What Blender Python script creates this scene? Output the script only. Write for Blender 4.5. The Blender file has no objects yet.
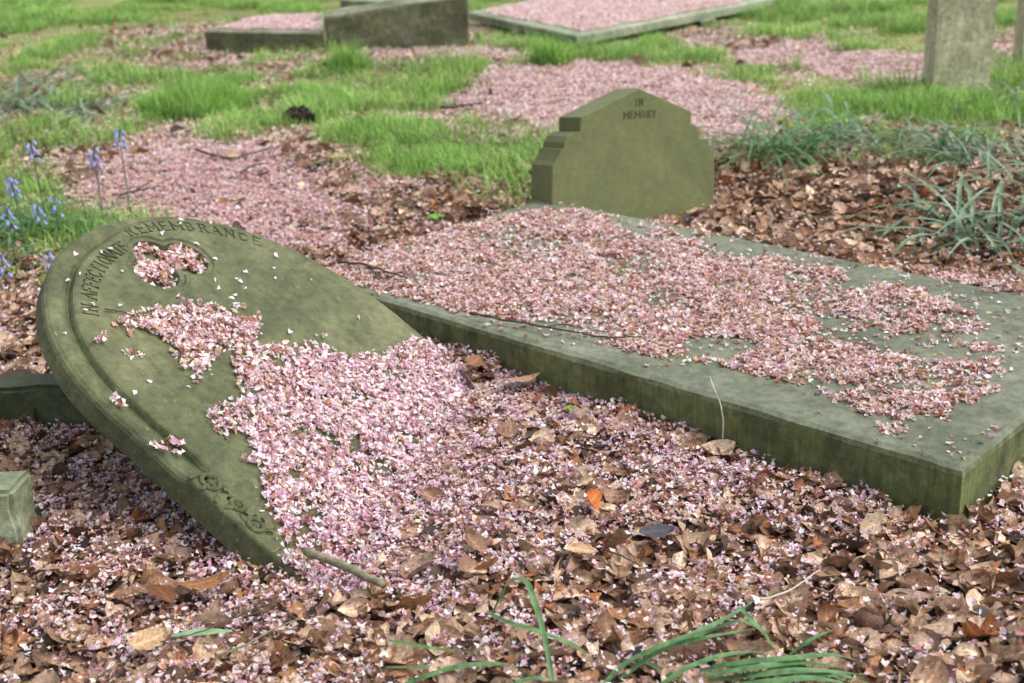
import bpy, bmesh, math, random
import numpy as np
from mathutils import Vector, Matrix
rng = np.random.default_rng(7)
random.seed(7)
sc = bpy.context.scene
COL = sc.collection
# ------------------------------------------------------------------ camera
H = 1.35; FPX = 1356.0
pitch = math.radians(21.1); roll = math.radians(2.3)
Fv = np.array([0, math.cos(pitch), -math.sin(pitch)]); Rv0 = np.array([1., 0, 0]); Uv0 = np.cross(Rv0, Fv)
Rv = math.cos(roll)*Rv0 - math.sin(roll)*Uv0; Uv = math.sin(roll)*Rv0 + math.cos(roll)*Uv0
CAM = np.array([0, 0, H])
cd = bpy.data.cameras.new('camera'); cam = bpy.data.objects.new('camera', cd); COL.objects.link(cam)
M = Matrix.Identity(4)
for i in range(3):
    M[i][0] = Rv[i]; M[i][1] = Uv[i]; M[i][2] = -Fv[i]; M[i][3] = CAM[i]
cam.matrix_world = M
cd.sensor_width = 36; cd.lens = FPX/1024*36; cd.clip_start = .05; cd.clip_end = 500
cd.dof.use_dof = True; cd.dof.focus_distance = 2.85; cd.dof.aperture_fstop = 4.2
sc.camera = cam

def ray(x, y): return Fv*FPX + Rv*(x-512) + Uv*(341.5-y)
def onz(x, y, z=0.0):
    d = ray(x, y); return CAM + d*((z-H)/d[2])
def on_plane(x, y, P, n):
    d = ray(x, y); return CAM + d*(((P-CAM)@n)/(d@n))
def top_z(base, py):
    # height above a ground point at which a photo row is reached
    lo, hi = -.2, 3.
    for _ in range(50):
        m = (lo+hi)/2; d = np.array([base[0], base[1], m])-CAM
        if 341.5-FPX*(d@Uv)/(d@Fv) > py: lo = m
        else: hi = m
    return (lo+hi)/2

# ------------------------------------------------------------------ noise
def _h(ix, iy, s):
    n = (ix.astype(np.int64)*374761393 + iy.astype(np.int64)*668265263 + s*1442695041) & 0x7fffffff
    n = ((n ^ (n >> 13))*1274126177) & 0x7fffffff
    return ((n ^ (n >> 16)) & 0xffff)/65535.0
def vnoise(x, y, s=0):
    x = np.asarray(x, float); y = np.asarray(y, float)
    ix = np.floor(x); iy = np.floor(y); fx = x-ix; fy = y-iy
    fx = fx*fx*(3-2*fx); fy = fy*fy*(3-2*fy)
    a = _h(ix, iy, s); b = _h(ix+1, iy, s); c = _h(ix, iy+1, s); d = _h(ix+1, iy+1, s)
    return (a*(1-fx)+b*fx)*(1-fy)+(c*(1-fx)+d*fx)*fy
def fbm(x, y, s=0, o=4):
    r = 0; a = .5; t = 0
    for k in range(o):
        r = r+a*vnoise(x*2**k+17*k, y*2**k-9*k, s+k); t += a; a *= .5
    return r/t
def pip(x, y, poly):
    inside = np.zeros(len(x), bool); n = len(poly); j = n-1
    for i in range(n):
        xi, yi = poly[i]; xj, yj = poly[j]
        c = ((yi > y) != (yj > y)) & (x < (xj-xi)*(y-yi)/((yj-yi) if yj != yi else 1e-9)+xi)
        inside ^= c; j = i
    return inside
def sstep(a, b, x):
    t = np.clip((x-a)/(b-a), 0, 1); return t*t*(3-2*t)

# ------------------------------------------------------------------ helpers
def lin(c):
    c = np.asarray(c, float)/255
    return np.where(c <= .04045, c/12.92, ((c+.055)/1.055)**2.4)
def tag(o, label=None, cat=None, group=None, kind=None):
    if label: o['label'] = label
    if cat: o['category'] = cat
    if group: o['group'] = group
    if kind: o['kind'] = kind
    return o
def link(name, me, mat=None, parent=None, mw=None):
    o = bpy.data.objects.new(name, me); COL.objects.link(o)
    if mat: me.materials.append(mat)
    if parent: o.parent = parent
    if mw is not None: o.matrix_world = mw
    return o
def np_mesh(name, V, Fq, col=None, smooth=False, uv=None):
    me = bpy.data.meshes.new(name)
    V = np.ascontiguousarray(V.reshape(-1, 3), dtype=np.float32); Fq = np.ascontiguousarray(Fq, dtype=np.int32)
    k = Fq.shape[1]; nf = len(Fq)
    me.vertices.add(len(V)); me.vertices.foreach_set('co', V.ravel())
    me.loops.add(nf*k); me.loops.foreach_set('vertex_index', Fq.ravel())
    me.polygons.add(nf); me.polygons.foreach_set('loop_start', np.arange(0, nf*k, k, dtype=np.int32))
    if smooth: me.polygons.foreach_set('use_smooth', np.ones(nf, bool))
    me.update(calc_edges=True)
    if uv is not None:
        u_ = me.uv_layers.new(name='leaf'); u_.data.foreach_set('uv', np.ascontiguousarray(uv[Fq.ravel()], np.float32).ravel())
    if col is not None:
        a = me.color_attributes.new('tint', 'FLOAT_COLOR', 'POINT')
        c = np.ones((len(V), 4), np.float32); c[:, :3] = col.reshape(-1, 3)
        a.data.foreach_set('color', c.ravel())
    return me
def bm_mesh(name, bm, smooth=False):
    me = bpy.data.meshes.new(name); bmesh.ops.recalc_face_normals(bm, faces=bm.faces[:]); bm.to_mesh(me); bm.free()
    if smooth:
        me.polygons.foreach_set('use_smooth', [True]*len(me.polygons))
    return me
def tube(bm, pts, rads, n=6):
    pts = [Vector(p) for p in pts]; rings = []
    if not hasattr(rads, '__len__'): rads = [rads]*len(pts)
    up = Vector((.13, .2, 1)).normalized()
    for i, p in enumerate(pts):
        t = (pts[min(i+1, len(pts)-1)]-pts[max(i-1, 0)]).normalized()
        a = t.cross(up)
        if a.length < 1e-3: a = t.cross(Vector((1, 0, 0)))
        a.normalize(); b = a.cross(t)
        rings.append([bm.verts.new(p+(a*math.cos(2*math.pi*k/n)+b*math.sin(2*math.pi*k/n))*rads[i]) for k in range(n)])
    for r0, r1 in zip(rings, rings[1:]):
        for k in range(n): bm.faces.new((r0[k], r0[(k+1) % n], r1[(k+1) % n], r1[k]))
    bm.faces.new(rings[0]); bm.faces.new(rings[-1][::-1])
def curve_pts(pts, n):
    P = [Vector(p) for p in pts]; out = []
    P = [P[0]*2-P[1]]+P+[P[-1]*2-P[-2]]
    for i in range(1, len(P)-2):
        for k in range(n):
            t = k/n; a, b, c, d = P[i-1], P[i], P[i+1], P[i+2]
            out.append(.5*((2*b)+(c-a)*t+(2*a-5*b+4*c-d)*t*t+(3*b-3*c+d-a)*t**3))
    out.append(P[-2]); return out

# ------------------------------------------------------------------ materials
def mat(name):
    m = bpy.data.materials.new(name); m.use_nodes = True; nt = m.node_tree; nt.nodes.clear()
    out = nt.nodes.new('ShaderNodeOutputMaterial'); return m, nt, out
def N(nt, t, **kw):
    n = nt.nodes.new(t)
    for k, v in kw.items():
        if k in n.inputs: n.inputs[k].default_value = v
        else: setattr(n, k, v)
    return n
def noise(nt, vec, scale, detail=6, rough=.6):
    n = N(nt, 'ShaderNodeTexNoise'); n.inputs['Scale'].default_value = scale; n.inputs['Detail'].default_value = detail
    n.inputs['Roughness'].default_value = rough
    if vec is not None: nt.links.new(vec, n.inputs['Vector'])
    return n.outputs['Fac']
def ramp(nt, fac, stops):
    r = N(nt, 'ShaderNodeValToRGB'); el = r.color_ramp.elements
    while len(el) < len(stops): el.new(.5)
    for e, (p, c) in zip(el, stops):
        e.position = p; e.color = (*c, 1) if hasattr(c, '__len__') else (c, c, c, 1)
    nt.links.new(fac, r.inputs['Fac']); return r.outputs['Color']
def mix(nt, f, a, b, mode='MIX'):
    m = N(nt, 'ShaderNodeMix'); m.data_type = 'RGBA'; m.blend_type = mode
    for s, v in ((m.inputs[0], f), (m.inputs[6], a), (m.inputs[7], b)):
        if hasattr(v, 'links'): nt.links.new(v, s)
        else: s.default_value = v if not hasattr(v, '__len__') else (*v, 1)
    return m.outputs[2]
def mapping(nt, vec, scale):
    m = N(nt, 'ShaderNodeMapping'); m.inputs['Scale'].default_value = scale; nt.links.new(vec, m.inputs['Vector']); return m.outputs[0]

def stone_mat(name, mid, light, dark, streak=.5, bump=.35, speck=.5, flat_green=None, var=.8):
    m, nt, out = mat(name); L = nt.links.new
    tc = N(nt, 'ShaderNodeTexCoord').outputs['Object']
    geo = N(nt, 'ShaderNodeNewGeometry')
    big = noise(nt, tc, 3.2, 5, .6); fine = noise(nt, tc, 38, 8, .7); grain = noise(nt, tc, 420, 3, .6)
    c = ramp(nt, big, [(.3, dark), (.5, mid), (.7, light)])
    c2 = ramp(nt, fine, [(.34, .55), (.5, 1.0), (.66, 1.38)])
    c2 = mix(nt, 1.0, c2, ramp(nt, noise(nt, tc, 11, 6, .7), [(.36, .74), (.52, 1.0), (.66, 1.22)]), 'MULTIPLY')
    c = mix(nt, var, c, c2, 'MULTIPLY')
    # vertical streaks on the upright faces, where rain runs
    st = noise(nt, mapping(nt, tc, (1, 1, .05)), 130, 4, .65)
    sc_ = ramp(nt, st, [(.33, .72), (.5, 1.0), (.68, 1.22)])
    dp = noise(nt, mapping(nt, tc, (1, 1, .45)), 9, 5, .65)
    sc_ = mix(nt, 1.0, sc_, ramp(nt, dp, [(.36, .55), (.52, 1.0), (.68, 1.2)]), 'MULTIPLY')
    sx = N(nt, 'ShaderNodeSeparateXYZ'); L(geo.outputs['Normal'], sx.inputs[0])
    ab = N(nt, 'ShaderNodeMath', operation='ABSOLUTE'); L(sx.outputs[2], ab.inputs[0])
    inv = N(nt, 'ShaderNodeMath', operation='SUBTRACT'); inv.inputs[0].default_value = 1; L(ab.outputs[0], inv.inputs[1])
    ms = N(nt, 'ShaderNodeMath', operation='MULTIPLY'); L(inv.outputs[0], ms.inputs[0]); ms.inputs[1].default_value = streak
    ms.use_clamp = True
    c = mix(nt, ms.outputs[0], c, mix(nt, 1.0, c, sc_, 'MULTIPLY'))
    if flat_green is not None:   # algae growing greener on the upright faces
        mg = N(nt, 'ShaderNodeMath', operation='MULTIPLY'); L(inv.outputs[0], mg.inputs[0]); mg.inputs[1].default_value = .75; mg.use_clamp = True
        c = mix(nt, mg.outputs[0], c, mix(nt, 1.0, mix(nt, .8, flat_green, c2, 'MULTIPLY'), sc_, 'MULTIPLY'))
    # pale lichen specks
    sp = noise(nt, tc, 95, 5, .75); spm = ramp(nt, sp, [(.62, 0.), (.70, 1.)])
    zone = ramp(nt, noise(nt, tc, 7, 3, .5), [(.45, 0.), (.62, 1.)])
    k = N(nt, 'ShaderNodeMath', operation='MULTIPLY'); L(spm, k.inputs[0]); L(zone, k.inputs[1])
    k2 = N(nt, 'ShaderNodeMath', operation='MULTIPLY'); L(k.outputs[0], k2.inputs[0]); k2.inputs[1].default_value = speck
    c = mix(nt, k2.outputs[0], c, (.30, .31, .20))
    # crusty lichen rosettes and dark algae freckles
    vo = N(nt, 'ShaderNodeTexVoronoi'); vo.inputs['Scale'].default_value = 26; vo.inputs['Randomness'].default_value = 1
    wv = N(nt, 'ShaderNodeVectorMath', operation='MULTIPLY_ADD'); nz3 = N(nt, 'ShaderNodeTexNoise'); nz3.inputs['Scale'].default_value = 40; L(tc, nz3.inputs['Vector'])
    L(nz3.outputs['Color'], wv.inputs[0]); wv.inputs[1].default_value = (.035, .035, .035); L(tc, wv.inputs[2]); L(wv.outputs[0], vo.inputs['Vector'])
    ro = ramp(nt, vo.outputs['Distance'], [(.16, 1.), (.26, 0.)])
    sel = N(nt, 'ShaderNodeSeparateColor'); L(vo.outputs['Color'], sel.inputs[0])
    k3 = N(nt, 'ShaderNodeMath', operation='GREATER_THAN'); L(sel.outputs[0], k3.inputs[0]); k3.inputs[1].default_value = .80
    k4 = N(nt, 'ShaderNodeMath', operation='MULTIPLY'); L(ro, k4.inputs[0]); L(k3.outputs[0], k4.inputs[1])
    k5 = N(nt, 'ShaderNodeMath', operation='MULTIPLY'); L(k4.outputs[0], k5.inputs[0]); k5.inputs[1].default_value = .32*min(speck, 1)
    c = mix(nt, k5.outputs[0], c, (.24, .27, .15))
    fr = ramp(nt, noise(nt, tc, 160, 4, .7), [(.60, 0.), (.68, 1.)])
    k6 = N(nt, 'ShaderNodeMath', operation='MULTIPLY'); L(fr, k6.inputs[0]); k6.inputs[1].default_value = .45*min(speck+.2, 1)
    c = mix(nt, k6.outputs[0], c, (.035, .045, .022))
    b = N(nt, 'ShaderNodeBsdfPrincipled'); b.inputs['Roughness'].default_value = .72
    b.inputs['Specular IOR Level'].default_value = .35
    L(c, b.inputs['Base Color'])
    add = N(nt, 'ShaderNodeMath', operation='MULTIPLY_ADD'); L(fine, add.inputs[0]); add.inputs[1].default_value = 2.2; L(grain, add.inputs[2])
    bp = N(nt, 'ShaderNodeBump'); bp.inputs['Strength'].default_value = bump; bp.inputs['Distance'].default_value = .004
    L(add.outputs[0], bp.inputs['Height']); L(bp.outputs[0], b.inputs['Normal']); L(b.outputs[0], out.inputs[0])
    return m
def tint_mat(name, rough=.6, trans=.25, nscale=60, namp=.25, veins=False):
    m, nt, out = mat(name); L = nt.links.new
    a = N(nt, 'ShaderNodeAttribute'); a.attribute_name = 'tint'
    tc = N(nt, 'ShaderNodeTexCoord').outputs['Object']
    r = ramp(nt, noise(nt, tc, nscale, 4, .6), [(.3, 1-namp), (.7, 1+namp)])
    c = mix(nt, 1.0, a.outputs['Color'], r, 'MULTIPLY')
    b = N(nt, 'ShaderNodeBsdfPrincipled'); b.inputs['Roughness'].default_value = rough; b.inputs['Specular IOR Level'].default_value = .3
    if veins:
        uvn = N(nt, 'ShaderNodeUVMap'); uvn.uv_map = 'leaf'; sp = N(nt, 'ShaderNodeSeparateXYZ'); L(uvn.outputs[0], sp.inputs[0])
        ay = N(nt, 'ShaderNodeMath', operation='ABSOLUTE'); L(sp.outputs[1], ay.inputs[0])
        q1 = N(nt, 'ShaderNodeMath', operation='MULTIPLY_ADD'); L(ay.outputs[0], q1.inputs[0]); q1.inputs[1].default_value = -2.4; 
        q0 = N(nt, 'ShaderNodeMath', operation='MULTIPLY'); L(sp.outputs[0], q0.inputs[0]); q0.inputs[1].default_value = 9; L(q0.outputs[0], q1.inputs[2])
        fr = N(nt, 'ShaderNodeMath', operation='PINGPONG'); L(q1.outputs[0], fr.inputs[0]); fr.inputs[1].default_value = .5
        vn = ramp(nt, fr.outputs[0], [(.0, 1.28), (.10, 1.0), (.5, .93)]); md = ramp(nt, ay.outputs[0], [(.03, 1.35), (.08, 1.0)])
        vm = mix(nt, 1.0, vn, md, 'MULTIPLY'); c = mix(nt, 1.0, c, vm, 'MULTIPLY')
        bl = ramp(nt, noise(nt, tc, 55, 3, .6), [(.56, 1.), (.66, .55)]); c = mix(nt, 1.0, c, bl, 'MULTIPLY')
        bp = N(nt, 'ShaderNodeBump'); bp.inputs['Strength'].default_value = .5; bp.inputs['Distance'].default_value = .001; L(vm, bp.inputs['Height']); L(bp.outputs[0], b.inputs['Normal'])
    L(c, b.inputs['Base Color'])
    if trans > 0:
        t = N(nt, 'ShaderNodeBsdfTranslucent'); L(c, t.inputs['Color'])
        mx = N(nt, 'ShaderNodeMixShader'); mx.inputs[0].default_value = trans
        L(b.outputs[0], mx.inputs[1]); L(t.outputs[0], mx.inputs[2]); L(mx.outputs[0], out.inputs[0])
    else: L(b.outputs[0], out.inputs[0])
    return m
def plain_mat(name, c1, c2, scale=40, rough=.6, trans=0, stretch=(1, 1, 1), bump=.2):
    m, nt, out = mat(name); L = nt.links.new
    tc = N(nt, 'ShaderNodeTexCoord').outputs['Object']
    nz = noise(nt, mapping(nt, tc, stretch), scale, 5, .6)
    c = ramp(nt, nz, [(.3, c1), (.7, c2)])
    b = N(nt, 'ShaderNodeBsdfPrincipled'); b.inputs['Roughness'].default_value = rough; b.inputs['Specular IOR Level'].default_value = .35
    L(c, b.inputs['Base Color'])
    bp = N(nt, 'ShaderNodeBump'); bp.inputs['Strength'].default_value = bump; bp.inputs['Distance'].default_value = .003
    L(nz, bp.inputs['Height']); L(bp.outputs[0], b.inputs['Normal'])
    if trans > 0:
        t = N(nt, 'ShaderNodeBsdfTranslucent'); L(c, t.inputs['Color'])
        mx = N(nt, 'ShaderNodeMixShader'); mx.inputs[0].default_value = trans
        L(b.outputs[0], mx.inputs[1]); L(t.outputs[0], mx.inputs[2]); L(mx.outputs[0], out.inputs[0])
    else: L(b.outputs[0], out.inputs[0])
    return m

M_LEDGER = stone_mat('ledger_sandstone', (.140, .156, .104), (.190, .205, .146), (.090, .108, .066), .8, .6, 1.0, (.125, .150, .040))
M_HEAD = stone_mat('headstone_sandstone', (.098, .110, .050), (.172, .178, .088), (.056, .070, .030), .3, .75, 1.5)
M_FOOT = stone_mat('footstone_sandstone', (.125, .140, .055), (.145, .158, .064), (.112, .126, .050), .3, .25, .0, None, .28)
M_BLOCK = stone_mat('mossy_block_stone', (.045, .060, .025), (.07, .085, .038), (.025, .036, .016), .2, .5, .1)
M_GREY = stone_mat('grey_block_stone', (.28, .31, .20), (.40, .42, .30), (.15, .18, .10), .4, .6, .5)
M_KERB = stone_mat('rough_kerb_stone', (.20, .21, .13), (.32, .33, .24), (.11, .12, .06), .5, 1.0, 1, (.115,.120,.052))
M_BACKSLAB = stone_mat('back_slab_stone', (.24, .28, .18), (.34, .37, .26), (.13, .16, .09), .5, .4, .4)
M_POST = stone_mat('upright_stone', (.50, .48, .31), (.60, .56, .40), (.36, .35, .21), .5, .6, .5)
M_PETAL = tint_mat('petal', .55, .42, 220, .12)
M_LEAF = tint_mat('dead_leaf', .6, .15, 130, .35, veins=True)
M_CRUMB = tint_mat('leaf_crumb', .6, .15, 130, .35)
M_GRASS = tint_mat('grass_blade', .5, .35, 8, .2)
M_CARVE = M_HEAD

# ------------------------------------------------------------------ stones: key frames
LA = onz(963, 470, .125); LB = onz(301.7, 275.9, .125); LC = onz(535, 196, .125); LD = LA+LC-LB
ux = (LA-LB); Lx = np.linalg.norm(ux[:2]); ux /= Lx
uy = np.array([-ux[1], ux[0], 0]); Ly = float((LC-LB)@uy)
def led_uv(x, y):
    dx = x-LB[0]; dy = y-LB[1]; return dx*ux[0]+dy*ux[1], dx*uy[0]+dy*uy[1]
hn = np.array([0.49544667, -0.18999162, 0.84760591]); hn /= np.linalg.norm(hn)
he = np.array([-0.73129363, 0.43535859, 0.52504527]); he -= (he@hn)*hn; he /= np.linalg.norm(he)
hr = np.cross(he, hn)
HO = np.array([-.5896, 2.93263, .2449]); HW = .482; HT = .078; HLOW = -.78
def head_uv(P):
    d = P-HO; return d@hr, d@he, d@hn
def head_px(x, y):
    P = on_plane(x, y, HO, hn); return head_uv(P)[:2]
def frame(O, X, Y, Z):
    m = Matrix.Identity(4)
    for i in range(3): m[i][0] = X[i]; m[i][1] = Y[i]; m[i][2] = Z[i]; m[i][3] = O[i]
    return m

# ------------------------------------------------------------------ ground height
def ground_h(x, y):
    h = .030*(fbm(x*2.2, y*2.2, 3, 3)-.5) + .018*(fbm(x*9, y*9, 5, 3)-.5)
    h = h + .05*np.exp(-(((x-2.0)/.8)**2+((y-4.7)/.6)**2))          # leaf bank right of the ledger
    h = h + .02*sstep(5.5, 9, y)*(fbm(x*.9, y*.9, 9, 3)-.5)*3
    h = h + .06*np.exp(-(((x-LB[0])*uy[0]+(y-LB[1])*uy[1]-Ly-.12)/.16)**2)*sstep(.1, .5, (x-LB[0])*ux[0]+(y-LB[1])*ux[1])
    # drift against the foot of the fallen headstone
    a = (x-.05)*hr[0]+(y-2.75)*hr[1]; b = (x-.05)*he[0]+(y-2.75)*he[1]
    h = h + .035*np.exp(-((a/.45)**2+(b/.25)**2))
    u_ = (x-LB[0])*ux[0]+(y-LB[1])*ux[1]; v_ = (x-LB[0])*uy[0]+(y-LB[1])*uy[1]
    h = h + .05*np.exp(-(np.minimum(v_, 0)/.22)**2)*(1-sstep(.35, 1.25, u_))*sstep(-.3, .3, u_)*(v_ < .1)
    return h-.008
# layout of what covers the ground: photo point -> petals, leaves, grass
CT = [
 (0,683,.35,.8,0),(200,660,.4,.85,0),(400,660,.3,.9,0),(600,660,.2,1,0),(800,640,.12,1,0),(1000,620,.1,1,0),(1024,500,.15,1,0),(880,560,.2,1,0),
 (800,500,.35,.85,0),(700,540,.35,.85,0),(600,580,.35,.9,0),(620,510,.4,.8,0),(500,560,.6,.6,0),(450,480,1.1,.12,0),(400,400,1.2,0,0),(350,560,1,.15,0),(440,540,.95,.3,0),
 (550,480,.75,.5,0),(540,410,.9,.35,0),(640,440,.6,.75,0),(700,470,.5,.8,0),(500,400,1.1,.12,0),(460,345,.9,.25,0),(490,370,.6,.8,0),(250,570,.6,.7,0),(150,560,.5,.75,0),(100,640,.55,.7,0),(40,600,.6,.7,0),
 (60,510,.5,.75,0),(150,490,.6,.6,0),(60,440,.4,.75,0),(20,420,.25,.9,0),(20,330,.25,.95,.02),(20,250,.3,.5,.6),(60,245,.2,.4,.6),(200,610,.4,.85,0),(330,630,.45,.85,0),(10,370,.15,1,0),
 (360,230,.7,.35,0),(330,215,.9,.2,0),(450,215,.3,.85,0),(400,235,.3,.9,0),(350,255,.6,.5,0),(520,190,.25,.7,.25),(250,200,1.1,.05,0),(150,185,1.1,.03,0),(90,195,.9,.1,.03),(60,170,.5,.3,.2),(400,195,.55,.6,.05),(250,150,1,.1,.02),(190,145,.95,.1,.05),(350,175,.8,.3,.1),(310,235,1,.2,0),(460,195,.35,.7,.15),(130,160,.9,.15,.1),
 (700,212,.03,1,0),(850,180,.02,1.2,0),(950,250,.06,.9,.02),(1000,200,.05,.9,.05),(790,160,.03,.9,.1),(800,220,.04,1,0),(900,220,.02,1.2,0),(1010,280,.3,.8,.02),(680,212,.1,.9,0),
 (570,90,1.1,0,0),(650,75,1.1,0,0),(760,110,1.1,0,.02),(480,100,.9,.1,.03),(560,115,1.1,0,0),(600,68,1,.1,.03),(700,85,1,.0,.05),(740,130,1,.05,.05),(520,80,.9,.15,.05),(450,115,.4,.1,.5),(500,130,.8,.1,.2),
 (850,62,1.1,0,.02),(780,52,.9,.1,.05),(905,72,1.1,0,.02),(720,42,.5,.5,.2),(690,60,.1,.1,.8),(800,85,.02,.02,1),(900,100,.02,.02,1),(850,120,.02,.15,.9),(740,70,.1,.05,.9),(1000,100,.02,.1,1),(1000,45,.8,.0,.15),(960,150,.1,.3,.6),(880,140,.1,.3,.6),
 (400,100,.08,.08,1),(350,120,.08,.15,.9),(430,160,.03,.05,1),(480,160,.03,.1,1),(300,90,.1,.15,.8),(440,75,.15,.2,.7),(400,75,.15,.3,.6),(200,95,.02,.05,1),(120,120,.05,.2,.8),(250,115,.05,.25,.6),(300,140,.2,.5,.3),(230,130,.2,.4,.4),
 (180,60,.35,.6,.2),(240,55,.35,.6,.2),(150,40,.4,.6,.3),(110,60,.15,.2,.7),(60,40,.05,.1,.9),(0,40,.05,.1,.9),(60,80,.1,.35,.6),(150,80,.15,.2,.7),(320,65,.3,.6,.3),(420,62,.5,.5,.1),(480,45,.5,.3,.3),(240,35,.3,.5,.2),
 (100,10,.02,.05,1),(250,5,.1,.1,.9),(200,25,.35,.3,.4),(400,0,.1,.1,.9),(550,55,.1,.1,.9),(650,55,.1,.1,.8),(800,20,.02,.02,1),(900,40,.02,.02,1),(860,0,.02,.02,1),(1010,10,.02,.02,1),
 (30,110,.1,.6,.5),(30,140,.15,.7,.4),(80,140,.3,.4,.4),(10,200,.2,.3,.8),(0,160,.2,.5,.6),(60,130,.1,.6,.4)]
CT = np.array(CT, float)
_cp = np.array([onz(a, b)[:2] for a, b in CT[:, :2]])
_cu = np.stack([_cp[:, 0]/_cp[:, 1]*2.0, np.log(_cp[:, 1])*1.5], 1)
def cover(x, y):
    u = x/y*2.0 + .05*(vnoise(x*7, y*7, 41)-.5); v = np.log(y)*1.5 + .06*(vnoise(x*7, y*7, 43)-.5)
    out = np.zeros((len(x), 3))
    for s in range(0, len(x), 20000):
        e = slice(s, s+20000)
        d2 = (u[e, None]-_cu[None, :, 0])**2+(v[e, None]-_cu[None, :, 1])**2+2e-4
        w = 1/d2**2.8; w /= w.sum(1, keepdims=True); out[e] = w@CT[:, 2:5]
    out[:, 1] *= 1-.8*sstep(.68, .95, out[:, 0])
    return out

# ground sheet: fine near, coarse to the horizon
def axis(lo, hi, step, far):
    a = list(np.arange(lo, hi, step)); s = step
    b = a[-1]
    while b < far: s *= 1.35; b += s; a.append(b)
    s = step; b = a[0]; pre = []
    while b > -far: s *= 1.35; b -= s; pre.append(b)
    return np.array(pre[::-1]+a)
gx = axis(-3.2, 3.4, .035, 300); gy = axis(1.0, 8.0, .035, 300)
GX, GY = np.meshgrid(gx, gy); fx_, fy_ = GX.ravel(), GY.ravel()
gz = ground_h(fx_, fy_)*np.where((abs(fx_) < 12) & (fy_ < 16) & (fy_ > 0), 1, .0)
ins = np.clip(np.minimum(*[np.minimum(a, b-a) for a, b in ((led_uv(fx_, fy_)[0], Lx), (led_uv(fx_, fy_)[1], Ly))]), 0, 1)
gz = gz-np.where(ins > .03, .03, 0)
nx_, ny_ = len(gx), len(gy)
idx = np.arange(nx_*ny_).reshape(ny_, nx_)
Fq = np.stack([idx[:-1, :-1], idx[:-1, 1:], idx[1:, 1:], idx[1:, :-1]], -1).reshape(-1, 4)
yy = np.clip(fy_, 1.2, 14); xx = np.clip(fx_, -8, 8)
cv = cover(xx, yy)
soil = lin((62, 46, 38)); moss = lin((122, 126, 74)); pink = lin((150, 112, 105)); lit = lin((95, 72, 58))
w = cv/np.maximum(cv.sum(1, keepdims=True), .3)
gc = w[:, :1]*(.35*pink+.65*soil)+w[:, 1:2]*(.5*lit+.5*soil)+w[:, 2:3]*moss
M_GROUND = tint_mat('leaf_mould_soil', .9, 0, 45, .45)
g = link('ground', np_mesh('ground', np.stack([fx_, fy_, gz], 1), Fq, gc, True), M_GROUND)
tag(g, kind='structure')

# ------------------------------------------------------------------ ledger stone
def ring_mesh(bm, rings):
    R = [[bm.verts.new(p) for p in r] for r in rings]
    n = len(R[0])
    for a, b in zip(R, R[1:]):
        for k in range(n): bm.faces.new((a[k], a[(k+1) % n], b[(k+1) % n], b[k]))
    return R
def slab_mesh(name, lx, ly, zb, zt, ch=.012, seg=60, rough=.0025, chip=.01):
    def rect(i, z, jit, sd):
        pts = []
        nx = seg; ny = max(4, int(seg*ly/lx))
        for k in range(nx): pts.append((i+(lx-2*i)*k/nx, i))
        for k in range(ny): pts.append((lx-i, i+(ly-2*i)*k/ny))
        for k in range(nx): pts.append((lx-i-(lx-2*i)*k/nx, ly-i))
        for k in range(ny): pts.append((i, ly-i-(ly-2*i)*k/ny))
        out = []
        for x, y in pts:
            nz = float(vnoise(x*14+sd, y*14, 77))-.5
            cx, cy = lx/2-x, ly/2-y
            l = math.hypot(cx, cy); out.append((x+cx/l*nz*jit, y+cy/l*nz*jit, z+nz*jit*.3))
        return out
    bm = bmesh.new()
    R = ring_mesh(bm, [rect(.004, zb, rough, 0), rect(0, zb+.01, rough, 0), rect(0, zt-ch*1.3, rough, 3), rect(ch*.35, zt-ch*.45, chip*.6, 5), rect(ch*1.5, zt, chip, 5)])
    bm.faces.new(R[-1]); bm.faces.new(R[0][::-1])
    return bm_mesh(name, bm)
lm = link('ledger_stone', slab_mesh('ledger_stone', Lx, Ly, -.03, .125), M_LEDGER, mw=frame((LB[0], LB[1], 0), ux, uy, (0, 0, 1)))
tag(lm, 'long flat green ledger stone strewn with pink petals right of the fallen headstone', 'grave slab')

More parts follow.
